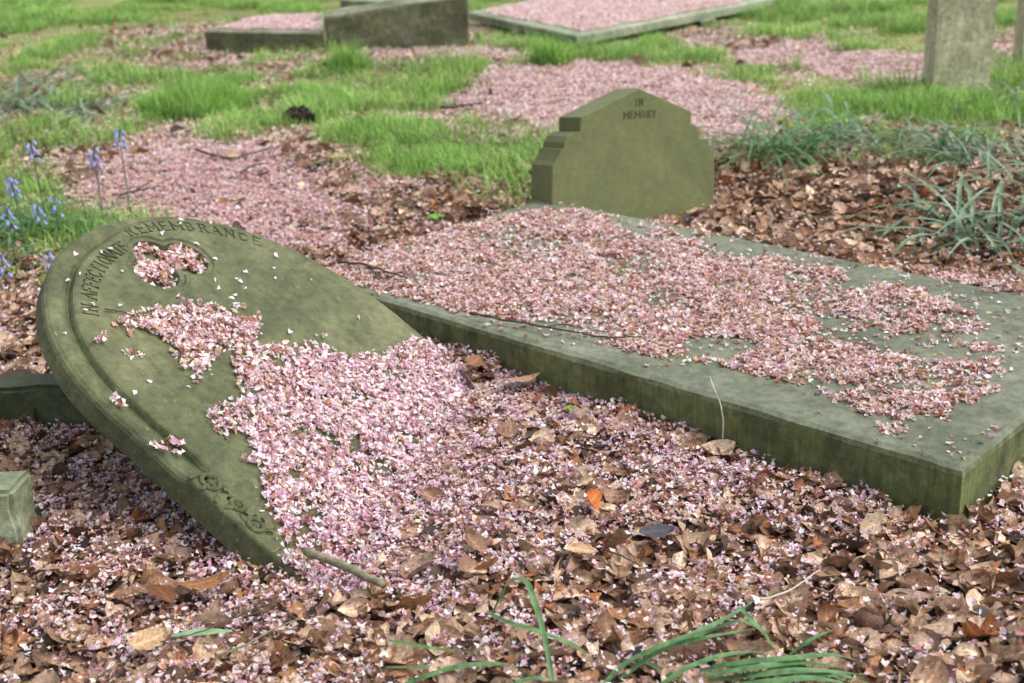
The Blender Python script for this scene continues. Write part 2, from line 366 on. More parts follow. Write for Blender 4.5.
# ------------------------------------------------------------------ lettering cut with small wedges
LET = {'I': [((.5, 0), (.5, 1))], 'N': [((.1, 0), (.1, 1)), ((.1, 1), (.9, 0)), ((.9, 0), (.9, 1))], 'A': [((.02, 0), (.5, 1)), ((.5, 1), (.98, 0)), ((.24, .36), (.76, .36))],
 'F': [((.2, 0), (.2, 1)), ((.2, 1), (.9, 1)), ((.2, .52), (.7, .52))], 'E': [((.2, 0), (.2, 1)), ((.2, 1), (.9, 1)), ((.2, .52), (.7, .52)), ((.2, 0), (.9, 0))],
 'C': [((.92, .82), (.6, 1)), ((.6, 1), (.25, .85)), ((.25, .85), (.1, .5)), ((.1, .5), (.25, .15)), ((.25, .15), (.6, 0)), ((.6, 0), (.92, .2))],
 'T': [((.5, 0), (.5, 1)), ((.05, 1), (.95, 1))], 'O': [((.5, 1), (.15, .8)), ((.15, .8), (.05, .5)), ((.05, .5), (.15, .2)), ((.15, .2), (.5, 0)), ((.5, 0), (.85, .2)), ((.85, .2), (.95, .5)), ((.95, .5), (.85, .8)), ((.85, .8), (.5, 1))],
 'R': [((.2, 0), (.2, 1)), ((.2, 1), (.7, .95)), ((.7, .95), (.85, .75)), ((.85, .75), (.7, .52)), ((.7, .52), (.2, .5)), ((.5, .5), (.95, 0))],
 'M': [((.08, 0), (.08, 1)), ((.08, 1), (.5, .3)), ((.5, .3), (.92, 1)), ((.92, 1), (.92, 0))],
 'B': [((.2, 0), (.2, 1)), ((.2, 1), (.65, .95)), ((.65, .95), (.8, .76)), ((.8, .76), (.65, .53)), ((.2, .52), (.65, .53)), ((.65, .53), (.88, .28)), ((.88, .28), (.68, .02)), ((.68, .02), (.2, 0))],
 'Y': [((.5, 0), (.5, .45)), ((.5, .45), (.08, 1)), ((.5, .45), (.92, 1))]}
SERIF = {'I': [(.5, 0), (.5, 1)], 'N': [(.1, 0), (.1, 1), (.9, 1)], 'A': [(.02, 0), (.98, 0)], 'F': [(.2, 0)], 'E': [], 'T': [(.5, 0)], 'R': [(.2, 0), (.95, 0)], 'M': [(.08, 0), (.92, 0)], 'Y': [(.5, 0), (.08, 1), (.92, 1)]}
def letter_bars(ch, cw, chh, ox, oy, ang, sw):
    bars = []
    segs = [(a, b, sw) for a, b in LET[ch]] + [((x-.17, y), (x+.17, y), sw*.7) for x, y in SERIF.get(ch, [])]
    c, s = math.cos(ang), math.sin(ang)
    for a, b, w_ in segs:
        P = []
        for (x, y) in (a, b):
            X = (x-.5)*cw; Y = (y-.5)*chh; P.append((ox+X*c-Y*s, oy+X*s+Y*c))
        bars.append((P[0], P[1], w_))
    return bars
def bars_mesh(name, bars, z0, depth, zaxis=2):
    bm = bmesh.new()
    for k, (a, b, w_) in enumerate(bars):
        d = Vector((b[0]-a[0], b[1]-a[1])); l = d.length; d /= l; n = Vector((-d.y, d.x)); a2 = Vector(a)-d*w_*.45; b2 = Vector(b)+d*w_*.45
        dd = depth*(1+.02*(k % 7))
        vs = []
        for (p, q) in ((a2, -1), (b2, -1), (b2, 1), (a2, 1)):
            vs.append(bm.verts.new((*(p+n*w_*.5*q), z0+.004+.00003*(k % 11))))
        for (p, q) in ((a2, -1), (b2, -1), (b2, 1), (a2, 1)):
            vs.append(bm.verts.new((*(p+n*w_*.32*q), z0-dd)))
        for f in ((0, 1, 2, 3), (7, 6, 5, 4), (0, 4, 5, 1), (1, 5, 6, 2), (2, 6, 7, 3), (3, 7, 4, 0)): bm.faces.new([vs[i] for i in f])
    return bm_mesh(name, bm)
def cut(obj, cutter_me, mats=None):
    c = bpy.data.objects.new('cutter', cutter_me); COL.objects.link(c); c.matrix_world = obj.matrix_world.copy()
    md = obj.modifiers.new('b', 'BOOLEAN'); md.operation = 'DIFFERENCE'; md.solver = 'EXACT'; md.use_self = True; md.object = c
    bpy.context.view_layer.update()
    dg = bpy.context.evaluated_depsgraph_get()
    me = bpy.data.meshes.new_from_object(obj.evaluated_get(dg))
    obj.modifiers.clear(); old = obj.data; obj.data = me; me.name = old.name
    bpy.data.objects.remove(c)

# ------------------------------------------------------------------ fallen headstone
def head_outline(inset, z, m=56, ns=26):
    pts = []; w_ = HW
    for k in range(ns): pts.append((-w_+inset, HLOW+inset+( -HLOW-inset)*k/ns, z))
    for k in range(m+1):
        a = math.pi-math.pi*k/m; i_ = inset*(1-.5*float(sstep(-.25, .35, np.array(math.cos(a))))); pts.append(((w_-i_)*math.cos(a), (w_-i_)*math.sin(a), z))
    for k in range(1, ns+1): pts.append((w_-inset*.5, -(-HLOW-inset)*k/ns, z))
    # gentle wear along the arris
    out = []
    for x, y, zz in pts:
        j = (float(vnoise(x*22, y*22, 8))-.5)*.0035; l = math.hypot(x, max(y, 0)) or 1
        out.append((x+x/l*j, y+max(y, 0)/l*j, zz))
    return out
bm = bmesh.new()
# profile from the back up over the rim, groove and raised field; moulding dies out towards the foot
prof = [(.006, -HT), (0, -HT+.008), (0, -.028), (.003, -.020), (.010, -.0135), (.022, -.0105), (.036, -.0115), (.046, -.0165), (.0505, -.021), (.0545, -.019), (.0575, -.008), (.060, -.0025), (.065, 0)]
plainp = [(.006, -HT), (0, -HT+.008), (0, -.010), (.001, -.006), (.003, -.003), (.006, -.0012), (.014, -.0003), (.026, 0), (.036, 0), (.044, 0), (.052, 0), (.058, 0), (.065, 0)]
rings = []
for (i1, z1), (i0, z0) in zip(prof, plainp):
    A = head_outline(i1, z1); B = head_outline(i0, z0); R = []
    for a, b in zip(A, B):
        t = float(sstep(-.235, -.215, np.array(a[1])))
        if a[0] > .3 and a[1] < .15: t = t*float(sstep(-.1, .15, np.array(a[1])))   # worn away along the far side
        R.append(tuple(a[k]*t+b[k]*(1-t) for k in range(3)))
    rings.append(R)
R = ring_mesh(bm, rings); bm.faces.new(R[-1]); bm.faces.new(R[0][::-1])
HM = frame(HO, hr, he, hn)
head = link('headstone', bm_mesh('headstone', bm), M_HEAD, mw=HM)
tag(head, 'round-topped green headstone lying tilted, its lower face buried in pink blossom petals', 'headstone')
# trefoil recess in two steps
def trefoil(scale, z0, z1, sc2):
    cs = [(0.000, .336, .058), (.070, .298, .063), (-.044, .286, .062)]; ctr = (.008, .306)
    def rad(a, g):
        best = 0
        for (x, y, r_) in cs:
            r_ = r_+g; dx, dy = x-ctr[0], y-ctr[1]; b = dx*math.cos(a)+dy*math.sin(a); q = b*b-(dx*dx+dy*dy-r_*r_)
            if q >= 0: best = max(best, b+math.sqrt(q))
        return best
    bm = bmesh.new(); n = 72; rr = []
    for z, g in ((z0, scale), (z1, sc2)):
        rr.append([(ctr[0]+rad(2*math.pi*k/n, g)*math.cos(2*math.pi*k/n), ctr[1]+rad(2*math.pi*k/n, g)*math.sin(2*math.pi*k/n), z) for k in range(n)])
    R = ring_mesh(bm, rr); bm.faces.new(R[0][::-1]); bm.faces.new(R[1]); return bm_mesh('c', bm)
cut(head, trefoil(.016, .01, -.005, .006)); cut(head, trefoil(-.001, .012, -.024, -.009))
bars = []
def arc_text(s, a0, a1, rad, ht, wd):
    n = len(s)
    for i, ch in enumerate(s):
        if ch == ' ': continue
        a = math.radians(a0+(a1-a0)*i/(n-1)); w_ = wd*(.45 if ch == 'I' else 1.25 if ch == 'M' else 1)
        bars.extend(letter_bars(ch, w_, ht, rad*math.cos(a), rad*math.sin(a), a-math.pi/2, .0060))
arc_text('IN AFFECTIONATE', 144, 99, .388, .032, .019)
arc_text('REMEMBRANCE', 90, 41, .424, .032, .025)
cut(head, bars_mesh('t', bars, 0, .0035))
# drilled hollows of the carving, then the carved scroll where the moulding stops
bm = bmesh.new(); rr2 = random.Random(3)
for k in range(13):
    cy_ = -.235-.0155*k; cx_ = -.450+rr2.uniform(-.02, .018)-.004*(k % 2)
    mm = Matrix.Translation((cx_, cy_, .001))@Matrix.Rotation(rr2.uniform(0, 3), 4, 'Z')@Matrix.Diagonal((rr2.uniform(.007, .012), rr2.uniform(.004, .007), .011, 1))
    bmesh.ops.create_icosphere(bm, subdivisions=2, radius=1, matrix=mm)
cut(head, bm_mesh('h', bm))
bm = bmesh.new(); rr2 = random.Random(11)
for (cu, cv_, r0) in ((-.452, -.262, .020), (-.448, -.335, .015), (-.456, -.392, .017)):
    pts = [(cu+r0*math.cos(a)*.85, cv_+r0*math.sin(a), .000) for a in [2*math.pi*k/22*.94 for k in range(23)]]
    tube(bm, pts, [.0058+.001*math.sin(k*2.1) for k in range(23)], 7)
    bmesh.ops.create_icosphere(bm, subdivisions=3, radius=1, matrix=Matrix.Translation((cu, cv_, -.001))@Matrix.Diagonal((r0*.42, r0*.48, .006, 1)))
for k in range(12):
    yy_ = -.232-.0165*k; a = rr2.uniform(-.9, .9)+(0 if k % 2 else math.pi)
    bmesh.ops.create_icosphere(bm, subdivisions=3, radius=1, matrix=Matrix.Translation((-.452+.019*math.cos(a), yy_, -.002))@Matrix.Rotation(a+rr2.uniform(-.5, .5), 4, 'Z')@Matrix.Diagonal((.013, .0055, .0058, 1)))
for v in bm.verts:
    v.co.z += (float(vnoise(v.co.x*160, v.co.y*160, 19))-.5)*.004
o = link('carved_scroll', bm_mesh('carved_scroll', bm, True), M_CARVE, head)

# ------------------------------------------------------------------ footstone
Tv = np.array([-700., -224., 1356.]); Tv = Rv*Tv[0]+Uv*224+Fv*Tv[2]; Tv /= np.linalg.norm(Tv)
Xv = Rv*2745+Uv*370+Fv*1356; Xv -= (Xv@Tv)*Tv; Xv /= np.linalg.norm(Xv)
Yv = np.cross(-Tv, Xv); 
FB = onz(714, 206, .02)
def fpx(x, y):
    P = on_plane(x, y, FB, Tv)-FB; return float(P@Xv), float(P@Yv)
fo = [(551.9, 215), (551.9, 196.3), (552.3, 165.8), (556, 160.5), (559.3, 153.5), (560.8, 149.3), (563.5, 148.6), (564.6, 142.5), (568.2, 136.2), (573.8, 132.4), (580.2, 131.6), (580.4, 117.2), (611, 101.8), (638.6, 88.2), (665, 99.5), (691.4, 111.3), (691.4, 124.2), (695, 124.8), (698.2, 128), (700.2, 133), (700.8, 139.6), (708.8, 140.0), (709.6, 145), (711.5, 150), (714.6, 153.6), (714.4, 180), (714.5, 206.2), (714.5, 226)]
fpts = [fpx(*p) for p in fo]; DT = .148
bm = bmesh.new()
ctr = (np.mean([p[0] for p in fpts]), np.mean([p[1] for p in fpts]))
def sh(p, s): 
    d = math.hypot(p[0]-ctr[0], p[1]-ctr[1]); return (p[0]+(ctr[0]-p[0])/d*s, p[1]+(ctr[1]-p[1])/d*s)
rings = [[(*p, 0) for p in (sh(q, .004) for q in fpts)], [(*p, -.003) for p in fpts], [(*p, -DT) for p in fpts]]
R = ring_mesh(bm, rings); bm.faces.new(R[0]); bm.faces.new(R[-1][::-1])
FM = frame(FB, Xv, Yv, -Tv)
foot = link('footstone', bm_mesh('footstone', bm), M_FOOT, mw=FM)
bars = []
for s, (cx, cy), wd, sp in (('IN', (638.5, 102.5), .017, .020), ('MEMORY', (640, 114.5), .0165, .0225)):
    c = fpx(cx, cy)
    for i, ch in enumerate(s): bars.extend(letter_bars(ch, wd*(.45 if ch == 'I' else 1.25 if ch == 'M' else 1), .022, c[0]+(i-(len(s)-1)/2)*sp, c[1], 0, .0046))
cut(foot, bars_mesh('t2', bars, 0, .004))
tag(foot, 'small gabled green headstone with stepped curved shoulders reading IN MEMORY behind the ledger stone', 'headstone')

# ------------------------------------------------------------------ rough blocks and other graves
def rough_prism(name, base, ztop, depth_vec, m, label, cat, amp=.012, zb=-.05, cuts=10, seed=1, shear=0):
    """front quad from ground points (left,right) with top heights, pushed back by depth_vec"""
    (l, r_), (zl, zr) = base, ztop
    bm = bmesh.new(); d = Vector(depth_vec)
    P = [Vector((l[0], l[1], zb)), Vector((r_[0], r_[1], zb)), Vector((r_[0], r_[1], zr)), Vector((l[0], l[1], zl))]
    o = P[0].copy(); o.z = 0
    F_ = [bm.verts.new(p-o) for p in P]; B = [bm.verts.new(p-o+d*(1-.08*(i > 1))) for i, p in enumerate(P)]
    for f in ((0, 1, 2, 3), (5, 4, 7, 6), (1, 5, 6, 2), (4, 0, 3, 7), (3, 2, 6, 7), (4, 5, 1, 0)):
        vs = [(F_+B)[i] for i in f]; bm.faces.new(vs)
    bmesh.ops.subdivide_edges(bm, edges=bm.edges[:], cuts=cuts, use_grid_fill=True)
    bmesh.ops.bevel(bm, geom=[e for e in bm.edges if len(e.link_faces) == 2 and e.calc_face_angle(0) > .7], offset=amp*.8, segments=2, affect='EDGES')
    for v in bm.verts:
        n1 = float(fbm(v.co.x*9+seed, v.co.z*9+v.co.y*5, 31+seed, 3))-.5; n2 = float(fbm(v.co.y*9-seed, v.co.z*9+v.co.x*5, 57+seed, 3))-.5
        v.co += Vector((n1, n2, (n1+n2)*.5))*amp*2
    ob = link(name, bm_mesh(name, bm, False), m, mw=Matrix.Translation(o)); tag(ob, label, cat); return ob
# block under the head
l = onz(2, 424); r_ = onz(104, 442)
rough_prism('stone_block', ((l[0]-.05, l[1]+.02), (r_[0]+.12, r_[1]-.02)), (.085, .155), (-.02, .10, .0), M_BLOCK, 'dark mossy stone block propping up the rounded end of the fallen headstone', 'stone block', .012, seed=2)
# block at the left edge
l = onz(-90, 560); r_ = onz(24, 550)
rough_prism('stone_block', ((l[0], l[1]), (r_[0], r_[1])), (.15, .135), (.01, .10, 0), M_GREY, 'pale grey-green broken stone block cut off by the left edge of the photo', 'stone block', .011, seed=8)
# sloping block of a kerbed grave
l = onz(327, 54); r_ = onz(469, 47)
rough_prism('kerb_stone', (l, r_), (top_z(l, 18), top_z(r_, -4)), (.0, .20, .03), M_KERB, 'thick rough stone block with a pale sloping top, right of the low kerbed slab', 'kerb stone', .012, seed=3)
# low petal-strewn slab left of it
def slab_from(name, pts, zt, th, m, label, cat, wob=.004):
    P = [onz(a, b, zt) for a, b in pts]; c = sum(P)/len(P); bm = bmesh.new()
    n = len(P); loops = []
    for z, ins_ in ((zt-th, 0), (zt-.008, 0), (zt, .010)):
        Rr = []
        for i in range(n):
            a, b = P[i], P[(i+1) % n]
            for k in range(14):
                p = a+(b-a)*k/14; d = c-p; d /= np.linalg.norm(d); j = (float(vnoise(p[0]*9, p[1]*9, 5))-.5)*wob*2
                Rr.append((p[0]+d[0]*(ins_+j)-c[0], p[1]+d[1]*(ins_+j)-c[1], z))
        loops.append(Rr)
    R = ring_mesh(bm, loops); bm.faces.new(R[-1]); bm.faces.new(R[0][::-1])
    ob = link(name, bm_mesh(name, bm), m, mw=Matrix.Translation((c[0], c[1], 0))); tag(ob, label, cat); return P
S6 = slab_from('grave_slab', [(204, 31), (322, 33), (324, 12), (262, 15)], .13, .18, M_KERB, 'low kerbed slab carrying pink petals left of the rough sloping block', 'grave slab')
S8 = slab_from('grave_slab', [(468, 12), (577, 36), (775, -2), (640, -22)], .085, .055, M_BACKSLAB, 'broad raised slab thick with pale pink petals at the top of the photo', 'grave slab')
rough_prism('support_stone', (onz(701, 27), onz(716, 24)), (.03, .03), (.0, .12, 0), M_KERB, 'small block under the right rim of the broad raised slab', 'stone block', .006, seed=9, cuts=3)
S8b = slab_from('grave_slab', [(340, -1), (420, 5), (458, -14), (380, -20)], .12, .14, M_BACKSLAB, 'pale slab corner just behind the rough sloping block at the top edge', 'grave slab')
# upright stones
def upright(lpx, rpx, hgt, depth, label, seed, shift=(0, 0)):
    l = onz(*lpx); r_ = onz(*rpx)
    return rough_prism('gravestone', (l, r_), (hgt, hgt), depth, M_POST, label, 'gravestone', .005, seed=seed, cuts=14)
upright((931.5, 92), (989, 90), .85, (-.005, .15, 0), 'upright weathered gravestone standing in grass at upper right, its left edge dark', 4)
upright((1021, 62), (1085, 58), .8, (0, .14, 0), 'dark narrow edge of an upright gravestone at the far upper right corner', 6)

# ------------------------------------------------------------------ scatter machinery
def rot_frames(n, tilt):
    """random orientation: yaw about z, then tilt about a random horizontal axis"""
    a = rng.uniform(0, 2*np.pi, n); b = rng.uniform(0, 2*np.pi, n); t = tilt
    ca, sa = np.cos(a), np.sin(a); Z = np.zeros(n); O = np.ones(n)
    Rz = np.stack([ca, -sa, Z, sa, ca, Z, Z, Z, O], 1).reshape(n, 3, 3)
    kx, ky = np.cos(b), np.sin(b); ct, st = np.cos(t), np.sin(t); v = 1-ct
    Rt = np.stack([ct+kx*kx*v, kx*ky*v, ky*st, kx*ky*v, ct+ky*ky*v, -kx*st, -ky*st, kx*st, ct], 1).reshape(n, 3, 3)
    return Rt@Rz
def flakes(name, P, cols, size, tilt, kind='petal', base=None, m=None):
    n = len(P)
    if kind == 'petal':
        gx_ = np.array([-1, 0, 1.]); gy_ = np.array([-1, 0, 1.])
        X, Y = np.meshgrid(gx_, gy_); X = X.ravel(); Y = Y.ravel()
        wp = {-1: .35, 0: .78, 1: .62}; Wd = np.array([wp[int(x)] for x in X]); Xe = X-np.where((X == 1) & (Y == 0), .22, 0)
        lx = size[:, None]*Xe*.5; ly = size[:, None]*Y*Wd*.5*rng.uniform(.38, 1.1, (n, 1))
        c1 = rng.uniform(-.5, .8, (n, 1)); c2 = rng.uniform(-.1, 1.0, (n, 1)); c3 = rng.normal(0, .35, (n, 1))
        lz = size[:, None]*.5*(c1*X**2+c2*(Y*Wd)**2+c3*X*Y)
        q = np.array([[0, 1, 4, 3], [1, 2, 5, 4], [3, 4, 7, 6], [4, 5, 8, 7]]); k = 9
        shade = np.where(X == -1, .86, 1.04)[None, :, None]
    elif kind == 'quad':
        X = np.array([-1, .3, 1, -.2]); Y = np.array([-.5, -.8, .5, .8]); k = 4
        lx = size[:, None]*X*.5; ly = size[:, None]*Y*.5; lz = size[:, None]*rng.normal(0, .18, (n, 1))*np.array([1, -1, 1, -1.])
        q = np.array([[0, 1, 2, 3]]); shade = np.ones((1, 4, 1))
    elif kind == 'stalk':
        X = np.array([-1, 0, 1, 1, 0, -1.]); Y = np.array([-1, -1, -1, 1, 1, 1.]); k = 6
        lx = size[:, None]*X*.5; ly = size[:, None]*(Y*.055+rng.normal(0, .12, (n, 1))*X**2); lz = size[:, None]*rng.uniform(-.1, .2, (n, 1))*(1-X**2)
        q = np.array([[0, 1, 4, 5], [1, 2, 3, 4]]); shade = np.ones((1, 6, 1))
    elif kind == 'blossom':
        k = 20; th = np.repeat(np.arange(5)*2*np.pi/5, 4)[None]+rng.normal(0, .2, (n, 5)).repeat(4, 1)
        rr = np.tile([.06, .36, .52, .36], 5)[None]*rng.uniform(.65, 1.1, (n, 5)).repeat(4, 1); sd_ = np.tile([0, 1, 0, -1], 5)[None]*rng.uniform(.12, .24, (n, 5)).repeat(4, 1)
        el = rng.uniform(-.3, 1.1, (n, 1))+rng.normal(0, .35, (n, 5)).repeat(4, 1)
        lx = size[:, None]*(rr*np.cos(el)*np.cos(th)-sd_*np.sin(th)); ly = size[:, None]*(rr*np.cos(el)*np.sin(th)+sd_*np.cos(th)); lz = size[:, None]*(rr*np.sin(el)+abs(sd_)*.4)
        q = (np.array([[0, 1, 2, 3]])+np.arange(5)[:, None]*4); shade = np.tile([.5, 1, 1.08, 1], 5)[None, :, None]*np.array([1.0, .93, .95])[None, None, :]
    elif kind == 'leaf':
        T = np.linspace(0, 1, 8); S = np.array([-1, -.5, 0, .5, 1.]); TT, SS = np.meshgrid(T, S, indexing='ij'); TT = TT.ravel(); SS = SS.ravel(); k = 40
        prof_ = np.sin(np.pi*np.clip(TT, .0, 1))**.75*(1-.25*TT)
        prof_ = np.where(TT == 0, .04, prof_); prof_ = np.where(TT == 1, .02, prof_)
        wd = rng.uniform(.24, .40, (n, 1)); jag = 1+rng.normal(0, .10, (n, 40))*(abs(SS) == 1)
        y = SS*wd*prof_*jag; x = TT-.5
        kap = rng.choice([0, 1, 1, 1, 2], n)[:, None]*rng.uniform(.6, 3.6, (n, 1))*rng.choice([-1, 1, 1], n)[:, None]+.01
        ky_ = kap*(.4+.6*TT); yl = np.sin(ky_*y)/ky_; zl = (1-np.cos(ky_*y))/ky_
        b1 = rng.normal(0, 2.0, (n, 1))+.01; tw = rng.normal(0, .7, (n, 1))
        xl = np.sin(b1*x)/b1; zb = (1-np.cos(b1*x))/b1
        rip = rng.normal(0, .016, (n, 40))
        fold = rng.uniform(0, .35, (n, 1))*abs(y)
        lx = size[:, None]*xl; ly = size[:, None]*(yl*np.cos(tw*x)); lz = size[:, None]*(zl+zb+fold+yl*np.sin(tw*x)+rip)
        q = np.array([[i*5+j, i*5+j+5, i*5+j+6, i*5+j+1] for i in range(7) for j in range(4)])
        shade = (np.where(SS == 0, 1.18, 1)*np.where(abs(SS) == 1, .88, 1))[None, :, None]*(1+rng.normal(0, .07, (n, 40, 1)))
    L = np.stack([lx, ly, lz], -1)
    Rm = rot_frames(n, tilt)
    if base is not None: Rm = base[None]@Rm if base.ndim == 2 else base@Rm
    V = np.einsum('nij,nkj->nki', Rm, L)+P[:, None, :]
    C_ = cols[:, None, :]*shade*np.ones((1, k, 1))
    Fq = (q[None]+(np.arange(n)*k)[:, None, None]).reshape(-1, 4)
    return V.reshape(-1, 3), Fq, np.clip(C_, 0, 1).reshape(-1, 3)
def join(parts):
    V = []; F = []; C_ = []; o = 0
    for v, f, c in parts: V.append(v); F.append(f+o); C_.append(c); o += len(v)
    return np.concatenate(V), np.concatenate(F), np.concatenate(C_)
FRESH = lin([(248, 238, 242), (242, 222, 230), (230, 200, 216), (216, 176, 198), (244, 228, 232), (206, 158, 182), (190, 132, 146)])
FADED = lin([(240, 222, 214), (230, 202, 192), (210, 170, 156), (178, 124, 102), (238, 230, 220), (138, 92, 68), (200, 176, 138)])
CARPET = lin([(242, 220, 216), (234, 204, 200), (216, 176, 170), (196, 144, 136), (244, 232, 226), (160, 112, 94), (220, 196, 174)])
STALK = lin([(120, 66, 50), (150, 92, 66), (92, 54, 42), (160, 130, 84)])
LEAFC = lin([(152, 122, 98), (128, 96, 74), (182, 154, 128), (104, 78, 62), (202, 178, 150), (78, 60, 52), (148, 106, 74), (160, 134, 114), (150, 96, 60), (58, 48, 46)])
def pick(pal, n, p=None, var=.12):
    p = None if p is None else np.array(p, float)/np.sum(p)
    c = pal[rng.choice(len(pal), n, p=p)]
    return np.clip(c*(1+rng.normal(0, var, (n, 1))), 0, .92)
def petal_parts(P, fresh, size=.0135, tiltm=.45, base=None, stalks=.22, near=True, pal=None):
    n = len(P); parts = []
    if n == 0: return parts
    st = rng.random(n) < stalks
    q = P[~st]; f = fresh[~st] if hasattr(fresh, '__len__') else np.full(len(q), fresh)
    fr = rng.random(len(q)) < f
    col = np.where(fr[:, None], pick(FRESH, len(q), [3.6, 3.2, 2.4, 1.2, 3, .7, .7]), pick(FADED if pal is None else pal, len(q), [2.5, 3, 2.5, 2, 1.5, 1.2, 1]))
    s = size*rng.lognormal(0, .22, len(q)); t = abs(rng.normal(0, tiltm, len(q)))
    b = base if base is None or base.ndim == 2 else base[~st]
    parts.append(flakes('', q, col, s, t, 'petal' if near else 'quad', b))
    if near:
        bl = rng.random(n) < .16; q = P[bl]; f = fresh[bl] if hasattr(fresh, '__len__') else np.full(len(q), fresh); fr = rng.random(len(q)) < f
        col = np.where(fr[:, None], pick(FRESH, len(q), [2, 3, 3, 2, 2, 1, .8]), pick(FADED if pal is None else pal, len(q), [2, 3, 2.5, 2, 1.2, 1.4, 1]))
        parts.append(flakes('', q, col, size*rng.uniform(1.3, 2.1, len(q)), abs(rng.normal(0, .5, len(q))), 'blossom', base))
    q = P[st]; b = base if base is None or base.ndim == 2 else base[st]
    parts.append(flakes('', q, pick(STALK, len(q)), size*rng.uniform(.7, 1.8, len(q)), abs(rng.normal(0, .4, len(q))), 'stalk', b))
    return parts

# exclusion: footprints of stones standing on the ground
def fp(o, grow=0):
    b = [o.matrix_world@Vector(c) for c in o.bound_box]; return b
def outside_stones(x, y, z=0.03, m=.0):
    u, v = led_uv(x, y); ok = ~((u > m) & (u < Lx-m) & (v > m) & (v < Ly-m))
    # fallen headstone volume
    P = np.stack([x, y, np.full(len(x), 1.)*z], 1); a, b, c = (P-HO)@hr, (P-HO)@he, (P-HO)@hn
    ok &= ~((abs(a) < HW) & (c < 0.0) & (c > -HT) & (b > HLOW) & (b < HW))
    # footstone
    d = P-FB; a, t = d@Xv, d@Tv
    ok &= ~((a > -.62) & (a < .0) & (t > -.0) & (t < DT))
    return ok
def poly_px(pts, z=0.): return [tuple(onz(a, b, z)[:2]) for a, b in pts]
B_L = poly_px([(327, 54), (469, 47), (480, 30), (330, 30)])
def ground_samples(n, x0, x1, y0, y1):
    x = rng.uniform(x0, x1, n); y = rng.uniform(y0, y1, n)
    k = abs(x) < .44*y+.35
    return x[k], y[k]
# ---- petals on the ground
gp = []
for (dens, x0, x1, y0, y1, size, near) in ((62000, -1.6, 1.9, 1.6, 3.9, .0104, True), (25000, -2.3, 2.8, 3.9, 6.0, .0118, True), (19000, -3.8, 4.2, 6.0, 10.5, .0125, False)):
    n = int(dens*(x1-x0)*(y1-y0)); x, y = ground_samples(n, x0, x1, y0, y1)
    c = cover(x, y); nz = fbm(x*6, y*6, 61, 3)+.6*(fbm(x*22, y*22, 62, 2)-.5)
    pr = np.minimum(c[:, 0], 1)**.8*np.where(c[:, 0] > .85, 1, .12+sstep(.34, .62, nz)*.95)*np.where(y < 3.9, np.where(c[:, 0] > .85, .62, 1), 1)
    pr = pr*(.35+.65*sstep(.36, .56, fbm(x*38, y*38, 66, 2)))
    k = rng.random(len(x)) < pr; x, y, c = x[k], y[k], c[k]
    zl = ground_h(x, y)
    k = outside_stones(x, y, zl+.01); x, y, c, zl = x[k], y[k], c[k], zl[k]
    z = zl+.001+rng.random(len(x))**1.1*(.009+.034*np.clip(c[:, 1], 0, 1))
    fresh = np.where(y > 3.7, .22, .55)
    gp += petal_parts(np.stack([x, y, z], 1), fresh*np.where(fbm(x*15, y*15, 68, 2) > .5, 1.35, .6), size, .5, stalks=.32 if near else .12, near=near, pal=CARPET if y0 > 3 else None)
V, Fc, C_ = join(gp)
o = link('blossom_petals', np_mesh('ground_petals', V, Fc, C_), M_PETAL); tag(o, 'fallen pink cherry petals carpeting the ground between the stones', 'petals', kind='stuff')

# ---- petals on the ledger
def mask(polys_in, polys_out, x, y, to, jit):
    xj = x+(fbm(x*24, y*24, 91, 3)-.5)*jit+rng.normal(0, .006, len(x)); yj = y+(fbm(x*24, y*24, 97, 3)-.5)*jit+rng.normal(0, .006, len(x))
    m_ = np.zeros(len(x), bool)
    for p in polys_in: m_ |= pip(xj, yj, [to(a, b) for a, b in p])
    for p in polys_out: m_ &= ~pip(xj, yj, [to(a, b) for a, b in p])
    f = np.zeros(len(x))
    for k in range(8):
        r_ = .035*(1+.5*(k % 2)); a = xj+r_*math.cos(k*.785); b = yj+r_*math.sin(k*.785); g_ = np.zeros(len(x), bool)
        for p in polys_in: g_ |= pip(a, b, [to(c, d) for c, d in p])
        for p in polys_out: g_ &= ~pip(a, b, [to(c, d) for c, d in p])
        f += g_/8.
    return m_, f
LEDP = [[(330, 268), (372, 250), (420, 238), (470, 224), (520, 214), (560, 208), (590, 211), (622, 228), (650, 240), (690, 236), (720, 250), (745, 262), (790, 258), (812, 266), (838, 272), (850, 296), (870, 284), (895, 286), (925, 295), (950, 305), (975, 318), (1000, 327), (962, 335), (930, 330), (900, 336), (860, 330), (830, 338), (862, 346), (905, 352), (925, 360), (960, 362), (990, 360), (1004, 372), (1006, 384), (975, 400), (940, 417), (900, 417), (872, 414), (842, 406), (812, 396), (800, 384), (770, 380), (745, 374), (722, 368), (722, 362), (760, 352), (768, 346), (740, 340), (690, 338), (680, 350), (676, 360), (650, 356), (620, 350), (592, 345), (585, 335), (545, 322), (500, 318), (470, 314), (445, 310), (415, 300), (385, 292), (340, 285)],
        [(640, 222), (680, 234), (690, 240), (655, 236)], [(870, 428), (890, 422), (903, 430), (900, 437), (880, 436)], [(962, 345), (1000, 346), (1000, 352), (970, 352)], [(690, 356), (716, 357), (712, 364), (694, 363)], [(760, 254), (790, 260), (785, 268), (757, 262)], [(815, 253), (835, 265), (845, 275), (812, 270)], [(700, 226), (720, 232), (716, 240), (690, 234)]]
LEDH = [[(812, 318), (855, 322), (850, 330), (822, 332)], [(825, 384), (848, 382), (852, 390), (830, 392)]]
def toz(z): return lambda a, b: tuple(onz(a, b, z)[:2])
n = int(60000*Lx*Ly); u = rng.uniform(.0, Lx, n); v = rng.uniform(.0, Ly, n)
